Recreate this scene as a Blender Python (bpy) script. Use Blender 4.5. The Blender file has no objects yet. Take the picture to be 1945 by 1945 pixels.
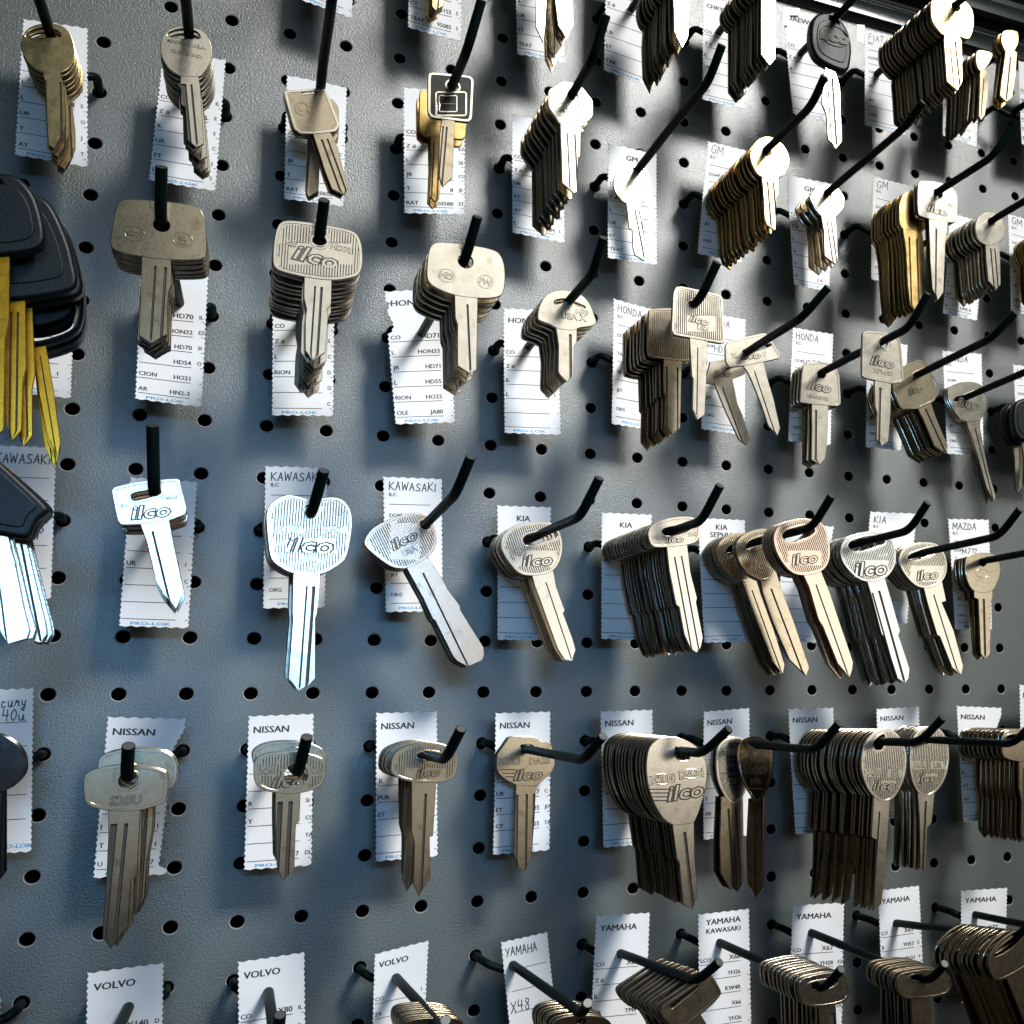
import bpy, bmesh, math, random, json
from mathutils import Vector, Matrix
random.seed(7)
sc = bpy.context.scene
COL = sc.collection
MM = 0.001
# scene axes: board plane is the XZ plane (x right, z up), the viewer is on the -y side.
# data are in millimetres on the board: (x, up, out)
def W(x, u, o): return Vector((x*MM, -o*MM, u*MM))

# ------------------------------------------------------------------ camera
CAMC = [29.7043, -39.4308, 691.2668]; CAMR = [[0.856213, -0.035328, 0.515414], [0.056744, -0.985192, -0.161793], [0.513498, 0.167776, -0.841529]]; CAMI = [2470.0, 1876.463, 1011.237]
cam = bpy.data.cameras.new('camera'); camo = bpy.data.objects.new('camera', cam); COL.objects.link(camo)
sc.camera = camo
def tow(v): return Vector((v[0], -v[2], v[1]))
rx, ry, rz = tow(CAMR[0]), -tow(CAMR[1]), -tow(CAMR[2])
M = Matrix((rx, ry, rz)).transposed().to_4x4(); M.translation = W(*CAMC); camo.matrix_world = M
cam.sensor_width = 36; cam.sensor_fit = 'HORIZONTAL'
cam.lens = CAMI[0]/1945*36
cam.shift_x = (972.5-CAMI[1])/1945; cam.shift_y = (CAMI[2]-972.5)/1945
cam.clip_start = 0.02; cam.clip_end = 60
# ------------------------------------------------------------------ world, lamps, exposure
w = bpy.data.worlds.new('World'); sc.world = w; w.use_nodes = True
wn = w.node_tree; bg = wn.nodes['Background']
wtc = wn.nodes.new('ShaderNodeTexCoord'); wsep = wn.nodes.new('ShaderNodeSeparateXYZ'); wmr = wn.nodes.new('ShaderNodeMapRange'); wmr.interpolation_type = 'SMOOTHSTEP'
wmix = wn.nodes.new('ShaderNodeMix'); wmix.data_type = 'RGBA'
wmr.inputs[1].default_value = .0; wmr.inputs[2].default_value = .35
wmix.inputs[6].default_value = (.10, .085, .06, 1)   # warm shop floor and counters below
wmix.inputs[7].default_value = (.015, .130, .115, 1)   # dim greenish room above
wn.links.new(wtc.outputs['Generated'], wsep.inputs[0]); wn.links.new(wsep.outputs['Z'], wmr.inputs[0])
wn.links.new(wmr.outputs[0], wmix.inputs[0]); wn.links.new(wmix.outputs[2], bg.inputs[0]); bg.inputs[1].default_value = 0.27
def area(name, loc, target, size, power, color, sy=None, spread=180):
    l = bpy.data.lights.new(name, 'AREA'); l.shape = 'RECTANGLE'; l.size = size; l.size_y = sy or size
    l.energy = power; l.color = color; l.spread = math.radians(spread)
    o = bpy.data.objects.new(name, l); COL.objects.link(o); o.location = loc
    o.rotation_euler = (Vector(target)-Vector(loc)).to_track_quat('-Z', 'Y').to_euler(); return o
area('window_lamp', (0.80, -1.40, 1.26), (0.22, 0, 0.09), 0.52, 3.0, (1.0, 0.99, 0.955), spread=32)
area('upper_reflect_fill', (0.63, -1.60, 0.93), (0.27, 0, 0.13), 1.42, 0.52, (1.0, 0.975, 0.91), 1.04, spread=48)  # added upright panel, no known source, for cream reflections in the upper keys
area('right_reflect_fill', (0.90, -1.60, 0.20), (0.26, 0, 0.08), 0.95, 0.23, (1.0, 0.975, 0.91), 0.40, spread=50)  # added fill that the right-hand middle-row keys reflect
area('low_reflect_fill', (0.55, -1.60, -0.02), (0.22, 0, 0.03), 1.90, 0.10, (1.0, 0.90, 0.74), 0.30, spread=56)  # unseen warm fill, added to lift reflections in the lower rows
area('white_reflect_fill', (0.10, -1.35, 0.285), (0.07, 0, 0.07), 0.50, 0.055, (1.0, 0.97, 0.93), 0.26, spread=52)  # extra white fill, added to whiten the left middle-row keys
area('blue_window_lamp', (0.00, -1.35, 0.177), (0.05, 0, 0.03), 0.44, 0.26, (0.18, 0.53, 1.0), 0.065, spread=34)
sc.view_settings.view_transform = 'Standard'; sc.view_settings.look = 'None'
sc.view_settings.exposure = -0.2; sc.view_settings.gamma = 1.0; sc.view_settings.use_curve_mapping = False

# ------------------------------------------------------------------ materials
def mat(name, color, rough=.5, metal=0., spec=.5, cvar=0., cscale=300., rvar=0., bump=0., bscale=800., coat=0., dirt=None, dscale=120., dlo=.5, dhi=.7):
    m = bpy.data.materials.new(name); m.use_nodes = True; nt = m.node_tree; b = nt.nodes['Principled BSDF']
    b.inputs['Metallic'].default_value = metal; b.inputs['Roughness'].default_value = rough
    b.inputs['Specular IOR Level'].default_value = spec; b.inputs['Coat Weight'].default_value = coat
    b.inputs['Base Color'].default_value = (*color, 1)
    tc = nt.nodes.new('ShaderNodeTexCoord')
    def noise(scale, detail=4, rough_=.6):
        n = nt.nodes.new('ShaderNodeTexNoise'); n.inputs['Scale'].default_value = scale; n.inputs['Detail'].default_value = detail; n.inputs['Roughness'].default_value = rough_
        nt.links.new(tc.outputs['Object'], n.inputs['Vector']); return n
    last = None
    if cvar:
        n = noise(cscale); mr = nt.nodes.new('ShaderNodeMix'); mr.data_type = 'RGBA'
        mr.inputs[6].default_value = (*[c*(1-cvar) for c in color], 1); mr.inputs[7].default_value = (*[min(1, c*(1+cvar)) for c in color], 1)
        nt.links.new(n.outputs['Fac'], mr.inputs[0]); nt.links.new(mr.outputs[2], b.inputs['Base Color']); last = mr
    if dirt:
        n = noise(dscale, 6, .7); rp = nt.nodes.new('ShaderNodeMapRange'); rp.inputs[1].default_value = dlo; rp.inputs[2].default_value = dhi
        nt.links.new(n.outputs['Fac'], rp.inputs[0])
        mx = nt.nodes.new('ShaderNodeMix'); mx.data_type = 'RGBA'; mx.inputs[7].default_value = (*dirt, 1)
        if last: nt.links.new(last.outputs[2], mx.inputs[6])
        else: mx.inputs[6].default_value = (*color, 1)
        nt.links.new(rp.outputs[0], mx.inputs[0]); nt.links.new(mx.outputs[2], b.inputs['Base Color'])
    if rvar:
        n = noise(250, 5); rp = nt.nodes.new('ShaderNodeMapRange'); rp.inputs[3].default_value = max(.03, rough-rvar); rp.inputs[4].default_value = rough+rvar
        nt.links.new(n.outputs['Fac'], rp.inputs[0]); nt.links.new(rp.outputs[0], b.inputs['Roughness'])
    if bump:
        n = noise(bscale, 3); bp = nt.nodes.new('ShaderNodeBump'); bp.inputs['Strength'].default_value = bump; bp.inputs['Distance'].default_value = .0006
        nt.links.new(n.outputs['Fac'], bp.inputs['Height']); nt.links.new(bp.outputs[0], b.inputs['Normal'])
    return m
MK = dict(
    nickel=mat('nickel_silver', (.65, .60, .51), .18, 1, cvar=.10, cscale=260, rvar=.05, bump=.02, bscale=900, dirt=(.33, .265, .18), dscale=160, dlo=.58, dhi=.85),
    steel=mat('bright_steel', (.62, .62, .60), .19, 1, cvar=.08, rvar=.05, bump=.03, dirt=(.34, .31, .27), dscale=180, dlo=.6, dhi=.9),
    rose=mat('rosy_nickel', (.68, .53, .42), .19, 1, cvar=.08, rvar=.05, bump=.03),
    bronze=mat('dull_bronze', (.45, .385, .28), .16, 1, cvar=.16, rvar=.03, bump=.015, dirt=(.22, .155, .085), dscale=140, dlo=.52, dhi=.8),
    brass=mat('yellow_brass', (.62, .48, .26), .21, 1, cvar=.12, rvar=.06, bump=.03, dirt=(.25, .18, .08), dscale=150, dlo=.56, dhi=.82),
    gold=mat('oily_brass', (.42, .29, .11), .24, 1, cvar=.22, rvar=.08, bump=.04, dirt=(.14, .085, .02), dscale=90, dlo=.50, dhi=.8),
    yellow=mat('bright_brass', (.52, .25, .02), .26, 1, cvar=.08, rvar=.06, bump=.03),
    dark=mat('dark_metal', (.24, .20, .14), .30, 1, cvar=.2, rvar=.08, bump=.05),  # plain dark tone; in rear keys it puts stack shade into the colour
    counterblue=mat('counter_blue_nickel', (.46, .345, .26), .22, 1, cvar=.12, cscale=260, rvar=.05, bump=.02, dirt=(.24, .18, .13), dscale=150, dlo=.55, dhi=.8),  # nickel darkened and warmed to counter the blue lamp in its reflections
    blacknickel=mat('black_nickel', (.045, .046, .044), .15, 1, cvar=.1, rvar=.04, bump=.02),
    chrome=mat('dark_chrome', (.30, .29, .26), .16, 1, cvar=.1, rvar=.05, bump=.03),
)
SIDE_SHADE = {}  # darker copy of each metal: shade within the stacks painted on key sides
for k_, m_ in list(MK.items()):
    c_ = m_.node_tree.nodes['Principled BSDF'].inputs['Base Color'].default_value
    SIDE_SHADE[k_] = mat(m_.name+'_side_shade', (c_[0]*.30, c_[1]*.26, c_[2]*.22), .40, 1, cvar=.3, cscale=400, rvar=.1)
M_EDGE = mat('recess_dark', (.040, .031, .020), .5, .3)  # one dark tone for groove floors, ridge gaps and letter outlines
M_PLASTIC = mat('black_plastic', (.002, .005, .006), .40, 0, .2, bump=.15, bscale=700)
M_HOOK = mat('black_vinyl_wire', (.002, .008, .0075), .50, 0, .08, bump=.1, bscale=500)
M_CAP = mat('cut_wire_end', (.14, .14, .135), .55, 1)
M_PAPER = mat('white_card', (.74, .75, .77), .75, 0, .25, cvar=.035, cscale=60, bump=.06, bscale=2500)
M_INK = mat('black_ink', (.012, .014, .018), .6)
M_BLUE = mat('blue_ink', (.05, .32, .62), .6)
M_PEN = mat('marker_ink', (.014, .018, .024), .45)
M_BOARD = mat('grey_hammered_paint', (.076, .091, .087), .30, 0, .9, cvar=.06, cscale=30, rvar=.05, bump=.40, bscale=1200)
M_RIM = mat('hole_edge_paint', (.30, .30, .30), .35, 0, .6)
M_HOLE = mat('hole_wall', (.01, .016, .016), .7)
M_BACK = mat('dark_backing', (.004, .007, .007), .9)
M_RAIL = mat('gloss_black_rail', (.008, .013, .014), .16, 0, .6, bump=.05, bscale=300)
M_TAPE = mat('white_tape', (.80, .80, .78), .4, 0, .4)

KEYS = json.loads(r"""[
{"h":[4.5,-15],"z":40.0,"zb":28.0,"n":5,"m":"brass","b":[[-6.01,-5.4],[-3.06,2.38],[2.7,4.24],[6.14,-1.55],[5.78,-10.83],[2.18,-19.52],[-2.92,-21.07],[-6.33,-14.57]],"l":[[-3.55,-21.26],[-3.46,-33.24],[-3.29,-38.42],[-1.64,-40.19]],"r":[[2.18,-19.52],[2.56,-31.48],[1.78,-36.96],[-1.64,-40.19]],"o":[["c",0.03,-1.02,2.02]],"g":[[0.55,0.68]],"f":[],"s":1,"d":"yellowish key whose blade alone hangs into view at the top edge","k":"cluster of yellowish blades at the top edge","t":2.0},
{"h":[6.5,-15],"z":68.0,"zb":60.0,"n":3,"m":"nickel","b":[[-6.8,-12.5],[-2.94,-4.43],[3.12,-1.73],[7.33,-7.32],[7.45,-14.18],[4.2,-22.8],[-0.52,-24.22],[-6.0,-19.07]],"l":[[-0.87,-23.57],[-1.27,-37.27],[0.32,-49.57],[4.12,-54.88]],"r":[[6.21,-21.43],[7.27,-34.79],[7.72,-48.26],[4.12,-54.88]],"o":[["c",0.02,-1.03,2.13]],"g":[[0.45,0.52]],"f":[],"s":1,"d":"cream blade hanging in front of its neighbours near the top edge","k":"spread cluster of cream blades at the top edge","t":2.0},
{"h":[6.5,-15],"z":52.0,"zb":46.0,"n":2,"m":"nickel","b":[[-7.04,-8.74],[-3.09,-1.31],[3.08,0.62],[7.35,-4.32],[7.47,-10.53],[4.15,-18.53],[-0.64,-19.95],[-6.21,-15.44]],"l":[[-2.02,-19.58],[-1.63,-37.91],[-0.92,-55.99],[2.28,-62.35]],"r":[[4.83,-17.55],[5.53,-35.89],[6.54,-52.48],[2.28,-62.35]],"o":[["c",0.02,-1.04,2.16]],"g":[[0.5,0.58]],"f":[],"s":1,"d":"cream blade reaching lowest in the spread cluster at the top edge","k":"low blades of the spread cluster up top","t":2.0},
{"h":[6.5,-15],"z":63.0,"zb":63.0,"n":1,"m":"nickel","b":[[-6.98,-9.43],[-4.49,0.56],[1.59,3.28],[5.12,-1.78],[3.93,-11.4],[0.65,-18.54],[-4.73,-20.17],[-7.52,-15.69]],"l":[[-7.29,-20.18],[-9.44,-35.19],[-9.31,-50.14],[-5.62,-57.34]],"r":[[-1.71,-19.25],[-4.45,-33.73],[-4.8,-48.89],[-5.62,-57.34]],"o":[["c",0.02,-1.03,2.14]],"g":[],"f":[],"s":1,"d":"cream blade at the left of the spread cluster at the top edge","k":"","t":2.0},
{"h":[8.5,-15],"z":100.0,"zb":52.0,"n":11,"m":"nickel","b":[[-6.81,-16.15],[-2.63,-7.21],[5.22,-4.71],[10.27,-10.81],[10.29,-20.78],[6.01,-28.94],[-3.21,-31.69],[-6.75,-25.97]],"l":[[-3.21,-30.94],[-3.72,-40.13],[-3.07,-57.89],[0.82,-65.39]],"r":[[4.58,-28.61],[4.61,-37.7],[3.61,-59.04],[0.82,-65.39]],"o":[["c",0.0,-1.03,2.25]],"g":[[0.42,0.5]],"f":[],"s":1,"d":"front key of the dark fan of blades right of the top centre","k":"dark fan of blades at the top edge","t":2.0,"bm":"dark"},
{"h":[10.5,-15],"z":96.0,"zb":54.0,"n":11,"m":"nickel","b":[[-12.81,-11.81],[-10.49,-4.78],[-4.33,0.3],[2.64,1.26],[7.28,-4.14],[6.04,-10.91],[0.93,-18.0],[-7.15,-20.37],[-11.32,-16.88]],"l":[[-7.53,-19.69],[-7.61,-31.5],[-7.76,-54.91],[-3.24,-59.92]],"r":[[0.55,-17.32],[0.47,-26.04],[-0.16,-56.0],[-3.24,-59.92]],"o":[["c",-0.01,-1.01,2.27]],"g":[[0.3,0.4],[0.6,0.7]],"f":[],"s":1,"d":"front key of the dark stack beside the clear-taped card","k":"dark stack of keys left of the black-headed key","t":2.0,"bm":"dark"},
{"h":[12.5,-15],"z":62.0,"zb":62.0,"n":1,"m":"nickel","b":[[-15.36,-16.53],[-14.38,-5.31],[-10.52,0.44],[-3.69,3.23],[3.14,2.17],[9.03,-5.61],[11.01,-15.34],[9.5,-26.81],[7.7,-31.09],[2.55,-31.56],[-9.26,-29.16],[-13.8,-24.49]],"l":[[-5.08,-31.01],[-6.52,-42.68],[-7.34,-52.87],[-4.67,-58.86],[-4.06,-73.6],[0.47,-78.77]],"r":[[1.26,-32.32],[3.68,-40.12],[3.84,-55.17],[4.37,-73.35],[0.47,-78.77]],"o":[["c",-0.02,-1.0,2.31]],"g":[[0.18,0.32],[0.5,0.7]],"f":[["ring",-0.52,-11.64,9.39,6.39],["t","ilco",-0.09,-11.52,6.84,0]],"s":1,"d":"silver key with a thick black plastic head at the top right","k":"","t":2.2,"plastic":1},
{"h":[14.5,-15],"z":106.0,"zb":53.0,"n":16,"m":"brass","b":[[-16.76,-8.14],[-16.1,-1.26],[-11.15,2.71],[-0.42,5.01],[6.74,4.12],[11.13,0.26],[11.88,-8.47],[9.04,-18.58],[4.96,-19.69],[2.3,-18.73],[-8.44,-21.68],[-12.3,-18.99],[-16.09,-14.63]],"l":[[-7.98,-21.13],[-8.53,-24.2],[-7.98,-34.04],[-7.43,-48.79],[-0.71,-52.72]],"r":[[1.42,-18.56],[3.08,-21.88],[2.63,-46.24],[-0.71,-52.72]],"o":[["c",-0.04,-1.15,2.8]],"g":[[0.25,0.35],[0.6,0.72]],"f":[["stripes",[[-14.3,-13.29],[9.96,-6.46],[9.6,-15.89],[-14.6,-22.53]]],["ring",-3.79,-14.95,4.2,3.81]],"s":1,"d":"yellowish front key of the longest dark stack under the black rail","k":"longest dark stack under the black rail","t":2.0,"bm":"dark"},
{"h":[16.5,-15],"z":72.0,"zb":40.0,"n":9,"m":"dark","b":[[-15.25,-2.63],[-13.19,1.05],[-3.5,1.84],[-2.65,-1.08],[-8.89,-11.67],[-12.81,-13.57],[-15.05,-9.71]],"l":[[-12.36,-14.35],[-13.41,-28.8],[-14.42,-42.25],[-13.11,-45.01]],"r":[[-6.04,-12.72],[-7.61,-27.36],[-10.09,-41.22],[-13.11,-45.01]],"o":[["c",-0.04,-0.9,2.23]],"g":[[0.4,0.5]],"f":[],"s":1,"d":"front key of the small dark stack under the black rail","k":"small dark stack under the black rail","t":2.0},
{"h":[16.5,-15],"z":108.0,"zb":100.0,"n":3,"m":"brass","b":[[-24.77,-14.51],[-23.12,-8.49],[-15.56,-6.39],[-11.83,-7.09],[-12.65,-14.65],[-16.21,-20.76],[-20.95,-22.45],[-24.02,-18.58]],"l":[[-21.89,-22.7],[-24.92,-39.21],[-26.76,-49.79],[-22.76,-53.01]],"r":[[-13.8,-19.26],[-15.47,-35.1],[-18.45,-49.43],[-22.76,-53.01]],"o":[["c",-0.04,-0.86,2.17]],"g":[[0.4,0.55]],"f":[],"s":1,"d":"front of three yellowish keys at the right edge under the black rail","k":"three yellowish keys by the right edge under rail","t":2.0},
{"h":[-1.5,-11],"z":55.0,"zb":31.0,"n":7,"m":"brass","b":[[-9.12,-10.33],[-9.05,-6.27],[-7.53,-1.49],[-3.57,1.93],[2.45,3.62],[6.62,1.8],[9.04,-3.55],[9.84,-10.28],[8.49,-15.04],[5.41,-18.65],[-1.07,-20.31],[-4.94,-18.21],[-7.77,-14.31]],"l":[[-0.7,-20.22],[0.26,-25.87],[1.97,-40.27],[3.35,-51.3],[5.17,-52.54]],"r":[[5.41,-18.65],[6.74,-24.25],[8.11,-33.86],[8.51,-41.82],[7.46,-47.12],[5.17,-52.54]],"o":[[[-8.52,-5.67],[-7.5,-2.27],[-4.49,0.2],[1.06,1.75],[4.02,0.29],[4.75,-2.03],[-1.86,-3.85]]],"g":[[0.0,0.12],[0.8,0.92]],"f":[],"s":1,"d":"round-headed bronze key, front of its stack at the upper left corner","k":"round-headed bronze stack at the upper left corner","t":2.0},
{"h":[0.5,-11],"z":79.5,"zb":49.0,"n":9,"m":"nickel","b":[[-9.62,-11.68],[-9.64,-7.3],[-8.21,-2.63],[-4.7,0.49],[0.69,1.99],[5.24,1.34],[8.23,-2.44],[9.43,-8.49],[8.86,-13.73],[6.38,-18.81],[4.73,-20.62],[-1.39,-22.18],[-5.94,-20.09],[-8.64,-15.8]],"l":[[-1.62,-22.42],[-1.39,-26.43],[-0.58,-34.33],[0.85,-35.23],[2.44,-49.74],[5.8,-52.39]],"r":[[4.89,-20.76],[5.71,-24.65],[6.86,-34.41],[8.41,-50.25],[5.8,-52.39]],"o":[[[-8.23,-4.99],[-6.85,-1.71],[-3.49,0.11],[0.92,1.34],[4.01,0.15],[5.17,-2.59],[-0.77,-4.02]]],"g":[[0.0,0.3],[0.5,0.62]],"f":[["t","MADE IN U.S.A.",-0.3,-6.78,1.5,0],["t","CURTIS IND.",-0.15,-11.17,1.49,0]],"s":1,"d":"round-headed key stamped with two lines of capitals","k":"round-headed stack stamped with capitals","t":2.0},
{"h":[2.5,-11],"z":56.0,"zb":52.0,"n":2,"m":"bronze","b":[[-14.93,-7.76],[-14.23,-6.24],[0.9,-1.31],[2.47,-2.08],[8.24,-16.73],[8.57,-19.04],[6.76,-21.83],[-1.68,-24.92],[-7.48,-25.97],[-10.06,-24.16]],"l":[[-2.26,-24.58],[1.62,-35.8],[3.26,-41.14],[6.74,-49.78],[11.8,-51.56]],"r":[[4.97,-22.45],[8.39,-29.26],[13.32,-48.43],[11.8,-51.56]],"o":[[[-10.79,-2.18],[-0.92,1.61],[-0.39,-1.25],[-10.09,-5.24]]],"g":[[0.3,0.42],[0.62,0.72]],"f":[["ring",-7.34,-13.65,2.95,3.33],["disc",-7.36,-13.32,1.47,1.6]],"s":0,"d":"tilted square-headed key with a round emblem and a slot","k":"tilted square-headed pair","t":2.0,"rim":1,"rm":"nickel"},
{"h":[2.5,-11],"z":44.0,"zb":40.0,"n":2,"m":"dark","b":[[-4.73,-1.04],[-3.38,0.67],[5.85,0.51],[8.43,-2.7],[8.98,-17.84],[7.38,-20.97],[-2.28,-23.14],[-4.09,-20.82]],"l":[[-4.0,-22.84],[-3.77,-33.69],[-3.71,-47.2],[-2.27,-50.14]],"r":[[1.08,-21.7],[1.57,-32.53],[1.54,-46.8],[-2.27,-50.14]],"o":[["c",0.04,-0.99,1.88]],"g":[[0.1,0.3]],"f":[],"s":0,"d":"key hanging upright behind the tilted square-headed key","k":"upright pair behind the tilted square-headed key","t":2.0},
{"h":[4.5,-11],"z":95.0,"zb":95.0,"n":1,"m":"blacknickel","b":[[-10.68,0.33],[-10.47,2.73],[-8.66,3.66],[7.1,6.08],[9.06,4.33],[8.79,-15.05],[7.2,-17.11],[-8.48,-18.59],[-10.21,-16.55]],"l":[[-4.16,-18.43],[-4.77,-26.21],[-4.6,-45.28],[-2.71,-50.26]],"r":[[1.46,-17.78],[1.31,-31.47],[1.23,-45.38],[-2.71,-50.26]],"o":[["c",0.03,-1.02,2.04]],"g":[[0.1,0.22],[0.35,0.5]],"f":[["frame",[[-7.48,-5.43],[6.16,-2.04],[6.53,-14.37],[-7.07,-17.59]],0.83],["frame",[[-5.99,-6.86],[2.11,-4.86],[2.38,-13.34],[-5.71,-15.27]],0.59],["bar",[[-5.74,-10.81],[2.24,-8.87],[2.25,-9.34],[-5.73,-11.28]]]],"s":0,"d":"dark square-headed key with chrome rim and raised window frame","k":"","t":2.0,"rim":1,"rm":"nickel","blm":"bronze"},
{"h":[4.5,-11],"z":70.0,"zb":60.0,"n":2,"m":"gold","b":[[-10.93,2.64],[-10.66,4.93],[-6.98,5.7],[9.34,8.35],[10.63,6.56],[10.02,-13.92],[8.24,-15.72],[-7.98,-17.33],[-10.43,-15.15]],"l":[[-5.31,-17.06],[-4.68,-30.29],[-4.89,-46.65],[-2.74,-48.93]],"r":[[0.36,-16.12],[0.49,-29.17],[-0.71,-47.51],[-2.74,-48.93]],"o":[["c",0.03,-1.0,1.98]],"g":[[0.15,0.3],[0.6,0.75]],"f":[],"s":0,"d":"golden square-headed key half hidden behind the chrome-rimmed one","k":"golden pair behind the chrome-rimmed key","t":2.0},
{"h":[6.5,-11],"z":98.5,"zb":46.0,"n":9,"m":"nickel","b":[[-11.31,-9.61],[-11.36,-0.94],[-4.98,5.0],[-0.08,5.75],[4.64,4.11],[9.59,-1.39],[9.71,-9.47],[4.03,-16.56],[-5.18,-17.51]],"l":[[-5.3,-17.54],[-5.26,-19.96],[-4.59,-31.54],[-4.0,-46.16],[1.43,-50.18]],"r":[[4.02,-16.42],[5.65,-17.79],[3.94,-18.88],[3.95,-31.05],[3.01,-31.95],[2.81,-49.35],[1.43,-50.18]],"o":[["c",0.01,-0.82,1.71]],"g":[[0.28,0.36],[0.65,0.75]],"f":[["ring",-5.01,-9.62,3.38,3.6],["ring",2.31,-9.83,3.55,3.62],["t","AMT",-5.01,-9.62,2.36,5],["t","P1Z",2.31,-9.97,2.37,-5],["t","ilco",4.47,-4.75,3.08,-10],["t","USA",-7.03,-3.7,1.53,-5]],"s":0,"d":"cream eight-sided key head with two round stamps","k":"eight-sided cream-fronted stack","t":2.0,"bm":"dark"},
{"h":[8.5,-11],"z":36.0,"zb":36.0,"n":1,"m":"nickel","b":[[-13.42,-11.94],[-11.71,-4.4],[-7.42,1.09],[-1.42,2.85],[3.92,1.57],[6.94,-3.44],[7.29,-10.42],[4.82,-16.38],[1.01,-19.62],[-6.87,-21.18],[-11.04,-17.39]],"l":[[-5.93,-20.45],[-5.15,-25.31],[-4.32,-33.99],[-2.49,-34.8],[-2.03,-44.68],[-1.04,-48.47],[4.1,-50.95]],"r":[[1.6,-18.96],[2.16,-23.89],[3.36,-34.48],[5.1,-48.4],[4.1,-50.95]],"o":[[[-5.64,1.91],[-4.06,3.8],[1.4,5.91],[5.83,5.53],[7.85,3.06],[1.43,3.42]]],"g":[[0.5,0.62],[0.8,0.9]],"f":[["frame",[[-5.36,-6.63],[5.16,-4.44],[5.26,-15.67],[-5.23,-17.77]],0.75],["frame",[[-3.14,-8.27],[3.11,-6.98],[3.17,-14.37],[-3.06,-15.63]],0.6]],"s":1,"d":"single cream round-headed key alone on its hook","k":"","t":2.0,"rim":1},
{"h":[10.5,-11],"z":82.5,"zb":28.5,"n":14,"m":"brass","b":[[-9.75,-5.89],[-8.37,0.17],[-3.77,6.45],[2.38,8.39],[8.55,6.28],[12.39,0.9],[12.96,-4.43],[10.72,-10.34],[6.82,-14.25],[-2.77,-16.26],[-6.92,-13.31]],"l":[[-2.77,-15.49],[-2.05,-22.99],[-1.4,-38.06],[-0.29,-41.64],[4.11,-44.0]],"r":[[6.67,-13.51],[6.35,-23.58],[5.19,-24.96],[4.65,-43.37],[4.11,-44.0]],"o":[["c",-0.01,-0.77,1.73]],"g":[[0.25,0.38],[0.62,0.75]],"f":[["ring",-1.96,-8.03,2.98,2.92],["ring",5.49,-7.2,3.49,3.25],["t","ilco",8.08,-2.38,2.02,-5]],"s":1,"d":"round cream-gold key at the front of the long oily brass stack","k":"oily brass round-headed stack","t":2.0,"bm":"gold"},
{"h":[12.5,-11],"z":52.5,"zb":36.0,"n":4,"m":"nickel","b":[[-11.23,-5.05],[-7.4,1.45],[-1.31,5.17],[6.47,4.29],[10.65,-0.66],[10.01,-7.41],[4.72,-13.95],[-4.13,-15.24],[-8.41,-11.02]],"l":[[-4.13,-14.67],[-2.59,-23.75],[-2.4,-38.31],[3.98,-42.06]],"r":[[4.73,-13.38],[5.43,-26.35],[5.55,-38.95],[3.98,-42.06]],"o":[["c",-0.01,-0.82,1.9]],"g":[[0.3,0.4],[0.6,0.7]],"f":[],"s":0,"d":"white six-sided key in front of four spaced pinkish keys","k":"five spaced six-sided keys","t":2.0},
{"h":[14.5,-11],"z":82.0,"zb":79.0,"n":2,"m":"nickel","b":[[-13.3,2.24],[-11.04,4.76],[4.07,6.24],[11.17,3.54],[13.01,-0.68],[12.03,-15.43],[8.62,-17.73],[-10.85,-17.9],[-14.01,-15.9]],"l":[[-6.64,-17.75],[-6.41,-43.72],[-5.59,-58.89],[-2.56,-65.24]],"r":[[5.75,-17.86],[3.68,-31.38],[1.38,-60.19],[-2.56,-65.24]],"o":[["c",-0.04,-1.2,2.93]],"g":[[0.35,0.45]],"f":[["t","ilco",-0.52,-11.24,5.15,-5],["t","USA",7.21,-6.83,1.84,-5]],"s":1,"d":"squarish pale key in front of a dark brassy stack","k":"squarish pale pair","t":2.0},
{"h":[14.5,-11],"z":74.0,"zb":46.0,"n":10,"m":"gold","b":[[-20.14,-8.2],[-17.34,-1.06],[-12.01,1.67],[-4.05,1.63],[-1.44,-0.35],[-1.49,-16.13],[-3.85,-20.7],[-8.29,-21.53],[-17.95,-23.32],[-20.45,-19.71]],"l":[[-17.95,-23.32],[-16.5,-33.65],[-15.83,-56.18],[-14.84,-67.27],[-11.48,-70.76]],"r":[[-5.63,-21.03],[-4.63,-31.53],[-6.02,-62.69],[-11.48,-70.76]],"o":[["c",-0.03,-1.13,2.72]],"g":[[0.2,0.3],[0.6,0.7]],"f":[],"s":0,"d":"tarnished brass key just behind the squarish pale key","k":"dark brassy stack behind the squarish pale key","t":2.0},
{"h":[16.5,-11],"z":61.0,"zb":30.0,"n":9,"m":"nickel","b":[[-12.1,-6.35],[-9.74,0.59],[-4.31,5.11],[2.47,5.99],[8.63,2.35],[10.3,-3.9],[7.56,-10.96],[0.59,-15.69],[-5.19,-16.73],[-10.3,-13.77]],"l":[[-4.66,-15.34],[-4.57,-24.8],[-3.7,-38.37],[1.82,-43.47]],"r":[[5.0,-14.03],[5.29,-23.09],[4.86,-39.55],[1.82,-43.47]],"o":[["c",-0.04,-0.87,2.18]],"g":[[0.3,0.4],[0.6,0.7]],"f":[],"s":1,"d":"speckled silver coin-like key head near the right edge","k":"round-headed stack behind the speckled silver head","t":2.0},
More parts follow.
